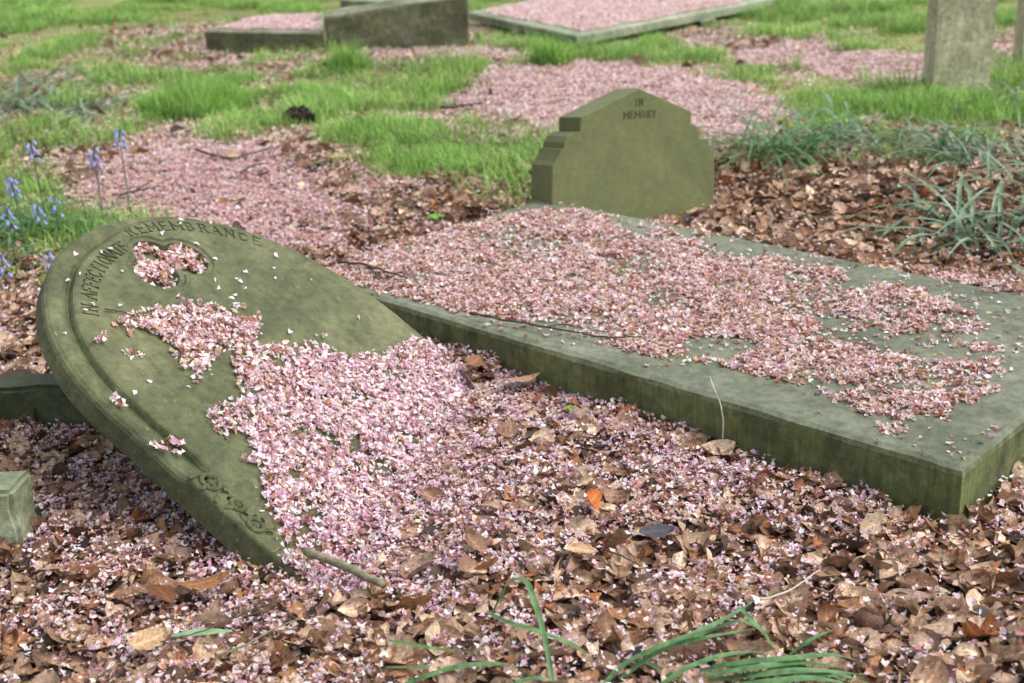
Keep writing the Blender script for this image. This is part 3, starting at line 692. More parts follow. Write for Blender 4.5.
x = LB[0]+u*ux[0]+v*uy[0]; y = LB[1]+u*ux[1]+v*uy[1]
m_, mf = mask(LEDP, LEDH, x, y, toz(.125), .06)
thin = fbm(x*10, y*10, 120, 3)
mf = np.maximum(mf, .3)
k = m_ & (rng.random(n) < (.30+.70*sstep(.25, .9, mf))*(.16+.84*sstep(.33, .55, thin))*(.45+.55*sstep(.3, .5, fbm(x*55, y*55, 121, 2))))
edge_ok = (u > .012) & (v > .012) & (u < Lx-.012) & (v < Ly-.012)
k &= edge_ok
stray = (~m_) & (rng.random(n) < .004*1.3*sstep(.45, .6, fbm(x*4, y*4, 131, 2))*3+.0006) & edge_ok
P = np.concatenate([np.stack([x[k], y[k], .1262+rng.random(k.sum())**1.5*.012*sstep(.2, 1., mf[k])*(.4+.6*sstep(.35, .6, thin[k]))], 1), np.stack([x[stray], y[stray], np.full(stray.sum(), .1285)], 1)])
V, Fc, C_ = join(petal_parts(P, .26, .0118, .5, stalks=.32))
o = link('blossom_petals', np_mesh('ledger_petals', V, Fc, C_), M_PETAL); tag(o, 'fallen pink petals lying in a thick drift on the flat ledger stone', 'petals', kind='stuff')

# ---- petals on the headstone
HP = [[(112, 318), (135, 313), (160, 311), (200, 307), (240, 308), (252, 320), (262, 330), (254, 343), (262, 352), (292, 344), (310, 343), (330, 352), (345, 362), (360, 358), (392, 350), (415, 340), (440, 338), (470, 350), (520, 420), (500, 520), (380, 640), (300, 660), (290, 590), (283, 560), (275, 530), (268, 505), (262, 485), (262, 475), (246, 462), (262, 452), (252, 440), (245, 428), (215, 434), (200, 420), (210, 412), (236, 402), (232, 384), (236, 372), (228, 356), (212, 352), (204, 360), (206, 378), (196, 384), (184, 372), (176, 362), (172, 345), (150, 334), (122, 332)],
      [(150, 438), (170, 436), (186, 446), (184, 452), (170, 450), (160, 452)], [(105, 394), (120, 390), (125, 402), (112, 404)], [(322, 334), (330, 338), (322, 342)], [(92, 338), (106, 340), (104, 346), (94, 345)], [(122, 352), (138, 354), (136, 360), (126, 358)], [(255, 478), (260, 470), (272, 474), (266, 484)]]
HH = [[(286, 432), (300, 426), (325, 430), (338, 438), (330, 443), (310, 438), (294, 444)], [(286, 474), (298, 470), (302, 480), (292, 486)], [(318, 466), (330, 464), (332, 472), (322, 474)], [(436, 452), (452, 458), (450, 466), (436, 462)], [(340, 470), (348, 470), (346, 476), (340, 476)], [(452, 360), (470, 362), (478, 375), (462, 372)]]
n = int(60000*(2*HW)*(HW-HLOW)); u = rng.uniform(-HW, HW, n); v = rng.uniform(HLOW, HW, n)
to = lambda a, b: head_px(a, b)
ms, mf2 = mask(HP, HH, u, v, to, .04)
tre = (((u)**2+(v-.338)**2 < .050**2) | ((u-.070)**2+(v-.298)**2 < .055**2) | ((u+.044)**2+(v-.286)**2 < .055**2))
tk = tre & (fbm(u*30, v*30, 140, 2) > .40) & (rng.random(n) < .4)
thin = fbm(u*12, v*12, 150, 3)
km = ms & ~tre & (rng.random(n) < (.35+.65*sstep(.25, .9, mf2))*(.25+.75*sstep(.28, .48, thin))*(.5+.5*sstep(.3, .5, fbm(u*55, v*55, 151, 2))))
stray = (~ms) & (~tre) & (rng.random(n) < .0012) & (abs(u) < HW-.02) & (u*u+np.maximum(v, 0)**2 < (HW-.02)**2)
w1 = rng.random(n) < .03
stray |= (~ms) & (~tre) & w1 & (((u-.16)/.12)**2+((v-.16)/.05)**2 < 1) & (rng.random(n) < .35)
def onhead(mk, z, sp):
    rim = np.where(np.maximum(abs(u[mk]), np.hypot(u[mk], np.maximum(v[mk], 0))) > HW-.052, -.010, 0)*(v[mk] > -.22)
    w_ = z+rng.random(mk.sum())**1.4*sp+rim
    return HO+u[mk, None]*hr+v[mk, None]*he+w_[:, None]*hn
Bh = np.stack([hr, he, hn], 1)
PA = onhead(km, .0012, .014); PT = onhead(tk, -.0225, .016); PS = onhead(stray, .003, .001)
g_ = ground_h(PA[:, 0], PA[:, 1]); PA = PA[PA[:, 2] > g_-.01]
led_u, led_v = led_uv(PA[:, 0], PA[:, 1])
PA = PA[~((led_u > 0) & (led_v > 0) & (PA[:, 2] < .12))]
fr_ = np.clip(.42+.3*(1-sstep(-.3, .1, (PA-HO)@he)), 0, .85)
parts = petal_parts(PA, fr_, .0116, .45, Bh, .30)+petal_parts(PT, .35, .0135, .45, Bh, .2)
sc_st = flakes('', PS, pick(FRESH, len(PS), [5, 3, 1, 0.3, 3, 0, 0]), .012*rng.lognormal(0, .2, len(PS)), abs(rng.normal(0, .12, len(PS))), 'petal', Bh)
V, Fc, C_ = join(parts+[sc_st])
o = link('blossom_petals', np_mesh('headstone_petals', V, Fc, C_), M_PETAL); tag(o, 'fallen pink and white petals heaped over the face and trefoil of the fallen headstone', 'petals', kind='stuff')

# ---- petals on the back slabs
for P4, zt, lab, fr0 in ((S6, .13, 'fallen petals lying on the low kerbed slab at upper left', 0), (S8, .085, 'fallen petals lying on the broad raised slab at the top of the photo', 1)):
    poly = [(p[0], p[1]) for p in P4]; c = np.mean(poly, 0); ins2 = [(p[0]+(c[0]-p[0])*(.10 if fr0 else .12), p[1]+(c[1]-p[1])*(.09 if fr0 else .22)) for p in poly]
    xs = [p[0] for p in poly]; ys = [p[1] for p in poly]; n = int(20000*(max(xs)-min(xs))*(max(ys)-min(ys)))
    x = rng.uniform(min(xs), max(xs), n); y = rng.uniform(min(ys), max(ys), n)
    k = pip(x+(vnoise(x*9, y*9, 3)-.5)*.1, y+(vnoise(x*9, y*9, 4)-.5)*.1, ins2)
    P = np.stack([x[k], y[k], zt+.002+rng.random(k.sum())*.012], 1)
    V, Fc, C_ = join(petal_parts(P, .3, .0125, .4, stalks=.08, near=False, pal=CARPET))
    o = link('blossom_petals', np_mesh('slab_petals', V, Fc, C_), M_PETAL); tag(o, lab, 'petals', kind='stuff')

# ---- leaf litter
lp = []
for (dens, x0, x1, y0, y1) in ((1900, -1.7, 2.0, 1.5, 3.9), (1700, -2.4, 3.0, 3.9, 6.2), (500, -4, 4.4, 6.2, 10.5)):
    n = int(dens*(x1-x0)*(y1-y0)); x, y = ground_samples(n, x0, x1, y0, y1); c = cover(x, y)
    pr = c[:, 1]*(.55+.45*sstep(.3, .6, fbm(x*4, y*4, 201, 3)))
    k = rng.random(len(x)) < pr; x, y, c = x[k], y[k], c[k]; zl = ground_h(x, y)
    k = outside_stones(x, y, zl+.02, -.015); x, y, c, zl = x[k], y[k], c[k], zl[k]; n = len(x)
    size = np.where(y > 3.9, .056, .058)*rng.lognormal(0, .36, n)
    z = zl+.004+rng.random(n)*.020*np.clip(c[:, 1], .4, 1)
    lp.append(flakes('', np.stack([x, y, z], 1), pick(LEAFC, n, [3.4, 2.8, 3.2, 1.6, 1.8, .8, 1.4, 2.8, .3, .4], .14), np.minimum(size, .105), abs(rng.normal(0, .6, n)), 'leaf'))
V, Fc, C_ = join(lp)
_t, _s = np.meshgrid(np.linspace(0, 1, 8), np.array([-1, -.5, 0, .5, 1.]), indexing='ij'); UVL = np.tile(np.stack([_t.ravel(), _s.ravel()], 1), (len(V)//40, 1))
o = link('leaf_litter', np_mesh('leaf_litter', V, Fc, C_, True, UVL), M_LEAF); tag(o, 'curled brown dead leaves littering the ground around the stones', 'dead leaves', kind='stuff')
# crumbled bits of leaf between them
n = 60000; x, y = ground_samples(n*2, -1.7, 3.0, 1.6, 6.0); c = cover(x, y); k = rng.random(len(x)) < c[:, 1]*.6; x, y = x[k], y[k]; zl = ground_h(x, y); k = outside_stones(x, y, zl+.01); x, y, zl = x[k], y[k], zl[k]
V, Fc, C_ = flakes('', np.stack([x, y, zl+.002+rng.random(len(x))*.018], 1), pick(LEAFC, len(x), None, .2), .017*rng.lognormal(0, .4, len(x)), abs(rng.normal(0, .6, len(x))), 'quad')
o = link('leaf_crumbs', np_mesh('leaf_crumbs', V, Fc, C_), M_CRUMB); tag(o, 'small broken brown scraps of leaf between the dead leaves', 'dead leaves', kind='stuff')

# ------------------------------------------------------------------ grass
GR = lin([(130, 170, 80), (150, 192, 92), (104, 144, 66), (172, 206, 120), (86, 124, 56), (198, 194, 144)])
def blades(P, ln, wid, lean, cols, droop=.5):
    n = len(P); a = rng.uniform(0, 2*np.pi, n); d = np.stack([np.cos(a), np.sin(a)], 1); s = np.stack([-d[:, 1], d[:, 0]], 1)
    V = np.zeros((n, 8, 3)); 
    for i, t in enumerate((0, .4, .75, 1.)):
        off = d*(ln*lean*t**1.8)[:, None]; z = ln*(t-droop*lean*t**2.2*.9); w_ = wid*(1-t**2*.9)*.5
        for j, sg in enumerate((-1, 1)):
            V[:, i*2+j, :2] = P[:, :2]+off+s*(w_*sg)[:, None]; V[:, i*2+j, 2] = P[:, 2]+z
    q = np.array([[0, 1, 3, 2], [2, 3, 5, 4], [4, 5, 7, 6]])
    Fq = (q[None]+(np.arange(n)*8)[:, None, None]).reshape(-1, 4)
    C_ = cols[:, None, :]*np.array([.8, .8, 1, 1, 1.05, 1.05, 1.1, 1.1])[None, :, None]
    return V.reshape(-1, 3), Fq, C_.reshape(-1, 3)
gb = []
for dens, x0, x1, y0, y1 in ((12000, -2.6, 3.1, 3.6, 6.5), (9500, -5.6, 5.2, 6.5, 13.5)):
    n = int(dens*(x1-x0)*(y1-y0)); x, y = ground_samples(n, x0, x1, y0, y1)
    c = cover(x, np.minimum(y, 12)); nz = fbm(x*3, y*3, 301, 4)
    k = rng.random(len(x)) < c[:, 2]*(.06+.94*sstep(.40, .60, nz+.22*(c[:, 2]-.5))); x, y, nz = x[k], y[k], nz[k]; zl = ground_h(x, y)
    k = outside_stones(x, y, zl+.01) & ~pip(x, y, [(p[0], p[1]) for p in S6]) & ~pip(x, y, B_L); x, y, zl, nz = x[k], y[k], zl[k], nz[k]; n = len(x)
    ln = (.022+.085*sstep(.42, .70, nz))*rng.uniform(.6, 1.4, n)
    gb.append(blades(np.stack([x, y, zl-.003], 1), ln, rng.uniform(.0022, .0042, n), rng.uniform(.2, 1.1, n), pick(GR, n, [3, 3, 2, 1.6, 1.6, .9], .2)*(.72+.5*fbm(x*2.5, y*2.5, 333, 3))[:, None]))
V, Fc, C_ = join(gb)
o = link('grass', np_mesh('grass', V, Fc, C_), M_GRASS); tag(o, 'short bright green grass growing between the graves', 'grass', kind='stuff')
def tuft(px, py, rad, n, ln, label, group='lush grass tufts'):
    c = onz(px, py); r_ = rad*np.sqrt(rng.random(n)); a = rng.uniform(0, 2*np.pi, n); x = r_*np.cos(a); y = r_*np.sin(a)
    zg = ground_h(c[0]+x, c[1]+y)
    h = ln*rng.uniform(.5, 1.2, n)*(1-.5*(r_/rad)**2)
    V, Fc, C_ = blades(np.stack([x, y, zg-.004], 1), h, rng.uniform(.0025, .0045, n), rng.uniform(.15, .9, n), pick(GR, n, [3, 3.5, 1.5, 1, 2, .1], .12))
    o = link('grass_tuft', np_mesh('grass_tuft', V, Fc, C_), M_GRASS, mw=Matrix.Translation((c[0], c[1], 0))); tag(o, label, 'grass tuft', group)
tuft(195, 108, .30, 3200, .21, 'dense rounded bright grass tuft left of the dark clod')
tuft(552, 64, .12, 900, .20, 'small spiky grass tuft just below the corner of the broad raised slab')
tuft(350, 72, .12, 700, .22, 'dark green grass tuft at the foot of the rough sloping block')
tuft(380, 135, .32, 2400, .13, 'wide lush grass tuft in the middle lawn right of the dark clod')
tuft(435, 165, .28, 1900, .11, 'low grass tuft bordering the petal carpet, left of the small gabled headstone')
tuft(235, 82, .16, 700, .11, 'small grass tuft behind the dense rounded one')
tuft(960, 110, .36, 2600, .14, 'grass tuft around the foot of the upright weathered gravestone')
tuft(840, 102, .30, 1900, .10, 'grass tuft left of the upright weathered gravestone')
tuft(510, 180, .10, 500, .09, 'little grass tuft beside the left end of the small gabled headstone')

# ------------------------------------------------------------------ strap-leaved clumps
M_STRAP = plain_mat('strap_leaf', (.045, .11, .045), (.27, .37, .24), 14, .26, .25, (1, 1, 1), .1)
M_STRAP_B = plain_mat('bright_strap_leaf', (.035, .11, .035), (.15, .29, .11), 45, .4, .25, (1, 1, 1), .1)
def ribbon(bm, pts, w0, fold=.25, tipw=.1, basew=.7):
    pts = [Vector(p) for p in pts]; n = len(pts); rows = []
    for i, p in enumerate(pts):
        t = (pts[min(i+1, n-1)]-pts[max(i-1, 0)]).normalized(); s = t.cross(Vector((0, 0, 1)))
        if s.length < .05: s = Vector((1, 0, 0))
        s.normalize(); up = s.cross(t).normalized(); f = i/(n-1)
        w_ = w0*.5*(basew+(1-basew)*min(1, f*3))*(1 if f < .55 else max(tipw, 1-((f-.55)/.45)**1.6))
        rows.append([bm.verts.new(p-s*w_+up*w_*fold*2), bm.verts.new(p), bm.verts.new(p+s*w_+up*w_*fold*2)])
    for a, b in zip(rows, rows[1:]):
        bm.faces.new((a[0], a[1], b[1], b[0])); bm.faces.new((a[1], a[2], b[2], b[1]))
def clump(px, py, n0, ln, wid, label, spread=1.0, m=None, dirs=None, z0=0, group='strap-leaved clumps', rad=.04, rise=.6):
    c = onz(px, py); c[2] = float(ground_h(np.array([c[0]]), np.array([c[1]]))[0]); bm = bmesh.new()
    for i in range(int(n0*1.15)):
        a = random.uniform(0, 2*math.pi) if dirs is None else math.radians(random.uniform(*dirs)); L_ = ln*random.uniform(.55, 1.15); el = random.uniform(.25, 1.15)*rise
        d = Vector((math.cos(a), math.sin(a), 0)); p = Vector((random.gauss(0, rad), random.gauss(0, rad), 0)); b0 = p.copy(); pts = []
        ang = el+random.uniform(.2, .5); seg = 12
        for k in range(seg+1):
            pts.append(p.copy()); p = p+(d*math.cos(ang)+Vector((0, 0, math.sin(ang))))*L_/seg
            ang -= random.uniform(.5, 1.5)*spread/seg*1.4
            if p.z < .006: p.z = .006+random.uniform(0, .004); ang = max(ang, -.05)
            d = (d+Vector((random.gauss(0, .05), random.gauss(0, .05), 0))).normalized()
        ribbon(bm, pts, wid*random.uniform(.7, 1.2))
    o = link('leafy_clump', bm_mesh('leafy_clump', bm, True), m or M_STRAP, mw=Matrix.Translation(c)); tag(o, label, 'plant', group)
clump(775, 162, 90, .46, .010, 'grass-like clump arching over just right of the small gabled headstone', 1.0, m=M_STRAP_B, rad=.09)
clump(830, 140, 50, .36, .012, 'strap-leaved clump at the back edge of the brown leaves, left of the upright gravestone', rad=.12)
clump(885, 150, 30, .28, .012, 'strap-leaved clump right below the upright weathered gravestone', rad=.12)
clump(960, 165, 56, .36, .013, 'strap-leaved clump sprawling on brown leaves between upright gravestone and right edge', rad=.09)
clump(1012, 105, 20, .42, .014, 'dark strap-leaved clump at the right edge beside the upright gravestone', rad=.06)
clump(1000, 245, 50, .42, .017, 'large broad-leaved clump by the right edge behind the ledger stone', rad=.12)
clump(930, 225, 12, .36, .014, 'thin sprawling clump on the brown leaves behind the middle of the ledger stone', rad=.08, rise=.35)
clump(1035, 200, 22, .40, .015, 'strap-leaved clump half cut off by the right edge above the broad-leaved one', rad=.1)
clump(25, 105, 60, .36, .017, 'blue-green sprawling clump at the left edge, farthest back', rad=.16, rise=.45)
clump(75, 112, 50, .32, .015, 'blue-green sprawling clump between the left edge clump and the rounded grass tuft', rad=.16, rise=.4)
clump(40, 85, 20, .3, .015, 'sparse blue-green clump at the very back of the left edge', rad=.12, rise=.4)
clump(30, 238, 60, .30, .014, 'bright leafy clump under the bluebells left of the fallen headstone', m=M_STRAP_B, rad=.10)
clump(62, 232, 22, .24, .012, 'leafy clump touching the rounded edge of the fallen headstone', m=M_STRAP_B, rad=.06)
clump(5, 225, 24, .30, .013, 'bright leafy clump half cut off by the left edge under the bluebells', m=M_STRAP_B, rad=.10)
clump(10, 400, 7, .22, .012, 'few green strap leaves lying beside the mossy propping block', m=M_STRAP, rad=.04, rise=.2)
clump(560, 88+110, 5, .08, .008, 'tiny green sprout at the left foot of the small gabled headstone', m=M_STRAP_B, rad=.02)
# foreground leaves, each laid along its own line
def px_ribbon(bm, pts, w, **k):
    P = [onz(a, b, z) for a, b, z in pts]; ribbon(bm, curve_pts(P, 5), w, **k)
bm = bmesh.new()
px_ribbon(bm, [(553, 690, .02), (548, 655, .05), (541, 625, .09), (532, 596, .13), (527, 584, .14), (516, 580, .135), (507, 586, .12), (500, 600, .08), (494, 612, .05)], .0105, tipw=.8)
px_ribbon(bm, [(486, 612, .05), (505, 622, .06), (535, 632, .055), (562, 641, .04), (580, 650, .03), (592, 658, .02)], .012)
px_ribbon(bm, [(388, 641, .03), (410, 645, .035), (440, 650, .035), (478, 653, .025)], .009)
o = link('bent_leaf_stems', bm_mesh('b', bm, True), M_STRAP_B); tag(o, 'green strap leaves bent sharply into a peak at the bottom centre of the photo', 'plant')
bm = bmesh.new()
px_ribbon(bm, [(395, 690, .02), (425, 678, .035), (460, 668, .045), (495, 665, .045), (522, 667, .03)], .014)
px_ribbon(bm, [(385, 668, .02), (420, 668, .03), (455, 667, .025)], .008)
px_ribbon(bm, [(500, 690, .03), (530, 680, .04), (560, 681, .03)], .011)
o = link('leafy_clump', bm_mesh('b', bm, True), M_STRAP_B); tag(o, 'long green leaves curving along the bottom edge left of the bent peak of leaf', 'plant')
bm = bmesh.new()
for pts, w_ in (([(600, 690, .02), (625, 665, .04), (660, 648, .06), (705, 630, .07), (738, 612, .06), (758, 598, .04)], .012), ([(620, 680, .02), (660, 652, .05), (700, 640, .06), (760, 628, .05)], .013),
              ([(740, 608, .08), (752, 622, .07), (765, 636, .05), (776, 654, .02)], .011), ([(690, 640, .04), (735, 622, .06), (752, 626, .05), (766, 628, .04)], .009),
              ([(700, 672, .04), (740, 664, .06), (790, 660, .065), (830, 656, .05), (856, 660, .03)], .015), ([(708, 682, .04), (760, 676, .06), (810, 672, .06), (868, 675, .03)], .016),
              ([(716, 664, .04), (760, 668, .055), (800, 668, .05), (850, 682, .02)], .013), ([(770, 690, .03), (800, 678, .05), (836, 676, .05), (870, 684, .03)], .014),
              ([(706, 676, .05), (750, 670, .065), (800, 664, .06), (846, 668, .03)], .015), ([(712, 690, .04), (765, 684, .06), (815, 680, .06), (862, 688, .03)], .016), ([(655, 690, .04), (690, 668, .06), (730, 655, .06), (770, 652, .03)], .012),
              ([(790, 655, .03), (812, 640, .05), (838, 628, .03)], .008), ([(640, 660, .02), (672, 676, .03), (700, 690, .02)], .010)):
    px_ribbon(bm, pts, w_)
o = link('leafy_clump', bm_mesh('b', bm, True), M_STRAP_B); tag(o, 'fan of flattened green strap leaves at the bottom of the photo, right of centre', 'plant')
bm = bmesh.new(); px_ribbon(bm, [(172, 636, .03), (190, 634, .036), (212, 632, .036), (232, 631, .032)], .022, tipw=.35, fold=.1, basew=.3)
o = link('fallen_leaf', bm_mesh('b', bm, True), plain_mat('pale_green_leaf', (.22, .38, .18), (.34, .50, .27), 40, .5, .3)); tag(o, 'single pale green leaf lying on brown leaves at lower left', 'leaf')
for px, py, s, lab in ((436, 224, .05, 'bright green sprout in the dark gap between petal carpet and ledger stone'), (510, 364, .03, 'small dark green sprout against the long side of the ledger stone'), (570, 418, .02, 'tiny green seedling among petals in front of the ledger stone'), (560, 415, .012, None), (462, 32, .09, 'yellow-green seedling with broad leaves beside the rough sloping block'), (608, 36, .07, 'small yellow-green seedling below the rim of the broad raised slab')):
    if lab is None: continue
    c = onz(px, py+3); c[2] = max(0, float(ground_h(c[0:1], c[1:2])[0])); bm = bmesh.new(); 
    tube(bm, [(0, 0, 0), (0, 0, s*.7)], s*.04)
    for k in range(5):
        a = k*2.4; d = Vector((math.cos(a), math.sin(a), 0)); ribbon(bm, curve_pts([Vector((0, 0, s*.6)), Vector((0, 0, s*.8))+d*s*.3, Vector((0, 0, s*.75))+d*s*.7], 4), s*.55, basew=.3, fold=.1)
    o = link('seedling', bm_mesh('s', bm, True), M_SEED if 'M_SEED' in globals() else globals().setdefault('M_SEED', plain_mat('seedling_leaf', (.14, .38, .03), (.22, .5, .06), 30, .45, .35)), mw=Matrix.Translation(c)); tag(o, lab, 'seedling')

# ------------------------------------------------------------------ bluebells
M_STEM = plain_mat('bluebell_stem', (.05, .10, .05), (.09, .15, .07), 60, .5)
M_BELL = plain_mat('bluebell_flower', (.24, .26, .62), (.42, .44, .80), 80, .5, .3)
def bluebell(px, base_y, top_y, label, nb=9, lean=0):
    c = onz(px, base_y); c[2] = 0; h = top_z(c, top_y); root = bpy.data.objects.new('bluebell', None); COL.objects.link(root); root.location = c; root.empty_display_size = .05
    tag(root, label, 'bluebell', 'bluebells left of the fallen headstone')
    bm = bmesh.new(); top = Vector((lean, 0, h)); tube(bm, curve_pts([(0, 0, 0), (lean*.3, 0, h*.5), (lean*.8, 0, h*.9), top+Vector((.008, 0, 0))], 5), .0022, 6)
    link('stem', bm_mesh('stem', bm, True), M_STEM, root)
    for k in range(nb):
        a = k*2.4; t = k/(nb-1); z = h-.062*(1-t)-.002; r0 = .013*(1-.4*t)
        b = Vector((lean*(.8+.2*t)+r0*math.cos(a), r0*math.sin(a), z)); bm = bmesh.new(); R_ = []
        tl = Vector((math.cos(a)*.55, math.sin(a)*.55, -.83)); s1 = tl.orthogonal().normalized(); s2 = tl.cross(s1)
        for dd, rr_ in ((0, .0015), (.003, .0042), (.011, .0048), (.016, .0062), (.0175, .0088)):
            R_.append([b+tl*dd+(s1*math.cos(q*math.pi/3)+s2*math.sin(q*math.pi/3))*rr_*(1 if q % 2 or dd < .017 else .7) for q in range(6)])
        RR = ring_mesh(bm, R_); bm.faces.new(RR[0]); link('flower', bm_mesh('flower', bm, True), M_BELL, root)
bluebell(131, 216, 128, 'tallest bluebell, on a dark straight stem behind the fallen headstone', 10)
bluebell(104, 222, 148, 'bluebell second from the tallest, stem rising behind the rounded headstone edge', 9)
bluebell(48, 232, 140, 'bluebell standing apart against the pink carpet at the far left', 9, -.01)
bluebell(26, 250, 176, 'bluebell with the fullest head near the left edge', 11, -.01)
bluebell(44, 246, 203, 'short bluebell just right of the fullest one', 8)
bluebell(16, 262, 207, 'pale bluebell half hidden among leaves at the left edge', 7, .0)
bluebell(6, 284, 254, 'low bluebell at the left edge beside the brown leaves', 7)
bluebell(52, 276, 250, 'low bluebell close to the rounded edge of the fallen headstone', 7)
bluebell(60, 236, 196, 'small bluebell bud above the bright leafy clump', 5)

# ------------------------------------------------------------------ twigs, stick, clod, single leaves
M_TWIG = plain_mat('dark_twig', (.035, .030, .024), (.085, .07, .05), 60, .7)
M_STICK = plain_mat('mossy_stick', (.09, .09, .05), (.26, .23, .15), 90, .8, 0, (1, 1, 1), .9)
M_PALE = plain_mat('bleached_stalk', (.38, .33, .28), (.55, .5, .45), 60, .7)
def twig(name, P, rad, m, label, branches=(), cat='twig', n=7, wob=.25, taper=.5):
    pts = curve_pts(P, 6); random.seed(len(label)); bm = bmesh.new(); N_ = len(pts)
    pts = [p+Vector((random.gauss(0, rad*wob), random.gauss(0, rad*wob), random.gauss(0, rad*wob))) for p in pts]
    tube(bm, pts, [rad*(1-(1-taper)*i/(N_-1))*random.uniform(.88, 1.12) for i in range(N_)], n)
    for b in branches: tube(bm, curve_pts(b, 4), rad*.55, 5)
    o = link(name, bm_mesh(name, bm, True), m); tag(o, label, cat); return o
pz = lambda L_, z: [tuple(onz(a, b, z)) for a, b in L_]
twig('stick', [tuple(onz(306, 552, .045)), tuple(onz(340, 564, .04)), tuple(onz(384, 585, .033))], .0088, M_STICK, 'thick short mossy stick lying at the foot of the fallen headstone', cat='stick', n=9, wob=.1, taper=.9)
twig('twig', pz([(470, 313), (500, 319), (540, 326), (575, 332), (605, 337), (642, 336)], .142), .0034, M_TWIG, 'thin dark twig lying along the near edge of the ledger stone', [pz([(545, 327), (562, 324), (574, 326)], .147)])
twig('twig', pz([(338, 262), (362, 264), (385, 271), (408, 278)], .15), .0048, M_TWIG, 'dark twig on petals at the left corner of the ledger stone', [pz([(368, 266), (376, 274), (384, 279)], .14)])
hp = lambda L_, w_: [tuple(HO+hr*head_px(a, b)[0]+he*head_px(a, b)[1]+hn*w_) for a, b in L_]
twig('twig', hp([(104, 311), (118, 313), (140, 317), (170, 322)], .006), .0022, M_TWIG, 'short dark twig on the fallen headstone below its trefoil', hp and [])
lf = lambda a, b: tuple(on_plane(a, b, LB-.010*uy, uy))
twig('stalk', [lf(723, 440), lf(723, 420), lf(720, 404), lf(714, 389), tuple(onz(710, 377, .137))], .0022, M_PALE, 'pale bent stalk leaning against the long side of the ledger stone', cat='stalk')
twig('twig', pz([(290, 600), (262, 606), (205, 630), (160, 642)], .045), .0022, M_TWIG, 'long thin twig over brown leaves near the pale green leaf')
twig('twig', pz([(215, 655), (245, 645), (272, 630), (300, 618)], .05), .0025, M_STICK, 'thin bark-coloured twig left of the bottom centre leaves')
twig('twig', pz([(600, 548), (622, 556), (640, 566)], .045), .0022, M_TWIG, 'dark twig crossing the leaves below the middle of the ledger stone')
twig('stalk', pz([(760, 600), (790, 590), (820, 570)], .045), .0022, M_PALE, 'pale dry stalk on brown leaves below the near corner of the ledger stone', cat='stalk')
twig('twig', pz([(195, 150), (230, 158), (255, 152), (330, 132)], .02), .006, M_TWIG, 'dark twig lying at the back edge of the pink petal carpet')
twig('twig', pz([(240, 172), (252, 166), (268, 163)], .03), .006, M_TWIG, 'short broken twig in the middle of the pink petal carpet')
twig('twig', pz([(440, 108), (460, 106), (482, 103)], .03), .009, M_TWIG, 'dark stick end beside the grass left of the small gabled headstone')
twig('twig', pz([(120, 195), (140, 190), (160, 186)], .03), .006, M_TWIG, 'dark twig on petals just behind the tallest bluebell', [pz([(135, 191), (145, 185), (152, 180)], .045)])
# dark clod in the grass
bm = bmesh.new(); bmesh.ops.create_icosphere(bm, subdivisions=4, radius=.075)
for v in bm.verts:
    d = v.co.normalized(); q = float(fbm(d.x*3+4, d.y*3+d.z*2, 501, 4)); v.co = Vector((d.x*1.25, d.y, d.z*.85))*.055*(.55+.9*q)
c = onz(299, 122); o = link('soil_clod', bm_mesh('soil_clod', bm), plain_mat('dark_peat', (.012, .008, .006), (.035, .024, .018), 60, .9, bump=.8), mw=Matrix.Translation((c[0], c[1], .03))); tag(o, 'dark brown clod of soil in the grass behind the pink petal carpet', 'soil clod')
# single conspicuous leaves
def one_leaf(px, py, z, L_, wd, rz, tilt, curl, bend, col, label, spin=0):
    me_v = []; nT, nS = 14, 9
    for i in range(nT):
        t = i/(nT-1); prof_ = max(.03, math.sin(math.pi*t)**.75*(1-.25*t))
        for j in range(nS):
            s = -1+2*j/(nS-1); yv = s*wd*prof_*(1+.10*math.sin(t*23+j*3)*(abs(s) == 1)); xv = t-.5; ky = curl*(.5+.5*t)+.01
            yl = math.sin(ky*yv)/ky; zl = (1-math.cos(ky*yv))/ky; b1 = bend+.01; xl = math.sin(b1*xv)/b1; zb = (1-math.cos(b1*xv))/b1
            me_v.append((L_*xl, L_*yl, L_*(zl+zb+.012*math.sin(t*31)*abs(s))))
    q = np.array([[i*nS+j, (i+1)*nS+j, (i+1)*nS+j+1, i*nS+j+1] for i in range(nT-1) for j in range(nS-1)])
    cc = np.tile(lin(col), (len(me_v), 1))*np.array([1.15 if k % nS == nS//2 else 1 for k in range(len(me_v))])[:, None]
    P = onz(px, py, z)
    uvl = np.array([(i/(nT-1), -1+2*j/(nS-1)) for i in range(nT) for j in range(nS)])
    mw = Matrix.Translation(P)@Matrix.Rotation(math.radians(rz), 4, 'Z')@Matrix.Rotation(math.radians(tilt), 4, 'X')@Matrix.Rotation(math.radians(spin), 4, 'Y')
    o = link('dead_leaf', np_mesh('dead_leaf', np.array(me_v), q, cc, True, uvl), M_LEAF, mw=mw); tag(o, label, 'dead leaf', 'large dead leaves lying by themselves')
one_leaf(592, 500, .05, .075, .34, 70, 55, 2.2, 1.5, (176, 100, 48), 'orange-brown leaf standing on edge among the petals in the middle foreground')
one_leaf(657, 531, .045, .075, .36, 10, 8, .5, .4, (70, 68, 72), 'dark grey flat leaf among brown leaves below the ledger stone')
one_leaf(522, 378, .055, .10, .38, 20, -12, -.6, .5, (166, 132, 108), 'large pale brown leaf in the gap between fallen headstone and ledger stone')
one_leaf(474, 362, .075, .07, .34, 60, 25, 1.6, 1.1, (128, 88, 62), 'curled brown leaf standing close to the ledger side above the large pale leaf')
one_leaf(178, 494, .05, .07, .26, -40, 30, 3.2, .8, (178, 134, 90), 'curled tan leaf resting against the lower side of the fallen headstone')
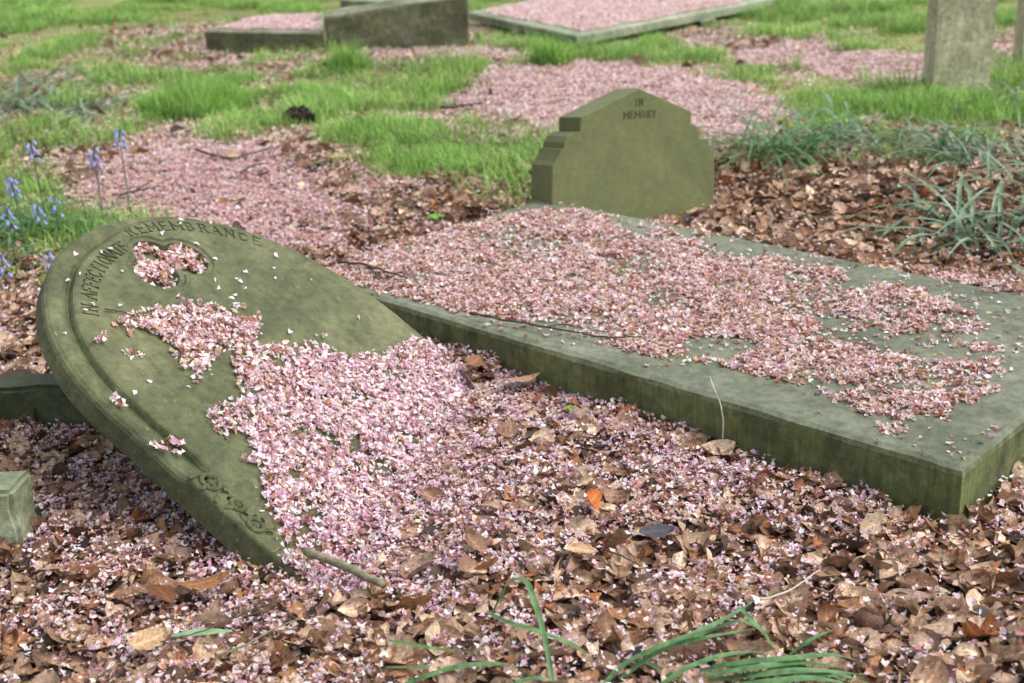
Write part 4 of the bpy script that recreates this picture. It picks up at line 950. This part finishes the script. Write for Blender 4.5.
one_leaf(245, 528, .04, .07, .3, -30, 12, 1.8, .9, (160, 120, 84), 'curled brown leaf near the lowest corner of the fallen headstone')
one_leaf(582, 550, .05, .065, .3, -20, 10, 4.0, .3, (190, 156, 120), 'rolled tan leaf left of the dark grey leaf')
one_leaf(575, 405, .06, .06, .32, 100, 40, 1.2, 1.4, (120, 80, 58), 'upright brown leaf leaning on the long side of the ledger stone')
one_leaf(205, 582, .045, .10, .36, 25, -10, -1.0, .8, (140, 98, 64), 'broad brown leaf cupped over the petals below the fallen headstone')
one_leaf(160, 590, .045, .09, .36, 130, 20, .9, -.6, (104, 66, 42), 'dark broad brown leaf left of the cupped one')
one_leaf(74, 398, .055, .075, .34, 90, 60, .9, .4, (168, 132, 100), 'tan leaf standing upright before the mossy propping block')
one_leaf(15, 400+35-60, .07, .085, .36, 25, 12, .8, .3, (72, 56, 48), 'large dark leaf on top of the litter above the mossy propping block')
one_leaf(150, 405+235, .045, .08, .36, 40, 14, 1.4, .7, (178, 146, 112), 'pale tan leaf left of the pale green leaf')

# ------------------------------------------------------------------ light
wd_ = bpy.data.worlds.new('World'); sc.world = wd_; wd_.use_nodes = True; nt = wd_.node_tree
bg = nt.nodes['Background']; sky = nt.nodes.new('ShaderNodeTexSky'); sky.sky_type = 'NISHITA'; sky.sun_disc = False
SE, SA = math.radians(56), math.radians(96)     # sun elevation; azimuth clockwise from +y
sky.sun_elevation = SE; sky.sun_rotation = SA; sky.air_density = 1.0; sky.dust_density = 4.0; sky.ozone_density = .6
hs = nt.nodes.new('ShaderNodeHueSaturation'); hs.inputs['Saturation'].default_value = .38
nt.links.new(sky.outputs[0], hs.inputs['Color']); nt.links.new(hs.outputs[0], bg.inputs[0]); bg.inputs[1].default_value = .15
sd = bpy.data.lights.new('sun', 'SUN'); so = bpy.data.objects.new('sun', sd); COL.objects.link(so)
sd.energy = 1.0; sd.angle = math.radians(40); sd.color = (1, .97, .93)
dirv = Vector((math.sin(SA)*math.cos(SE), math.cos(SA)*math.cos(SE), math.sin(SE)))
so.rotation_euler = dirv.to_track_quat('Z', 'Y').to_euler(); so.location = dirv*20
sc.view_settings.view_transform = 'Standard'; sc.view_settings.look = 'None'; sc.view_settings.gamma = 1; sc.view_settings.exposure = .90
sc.view_settings.use_curve_mapping = False
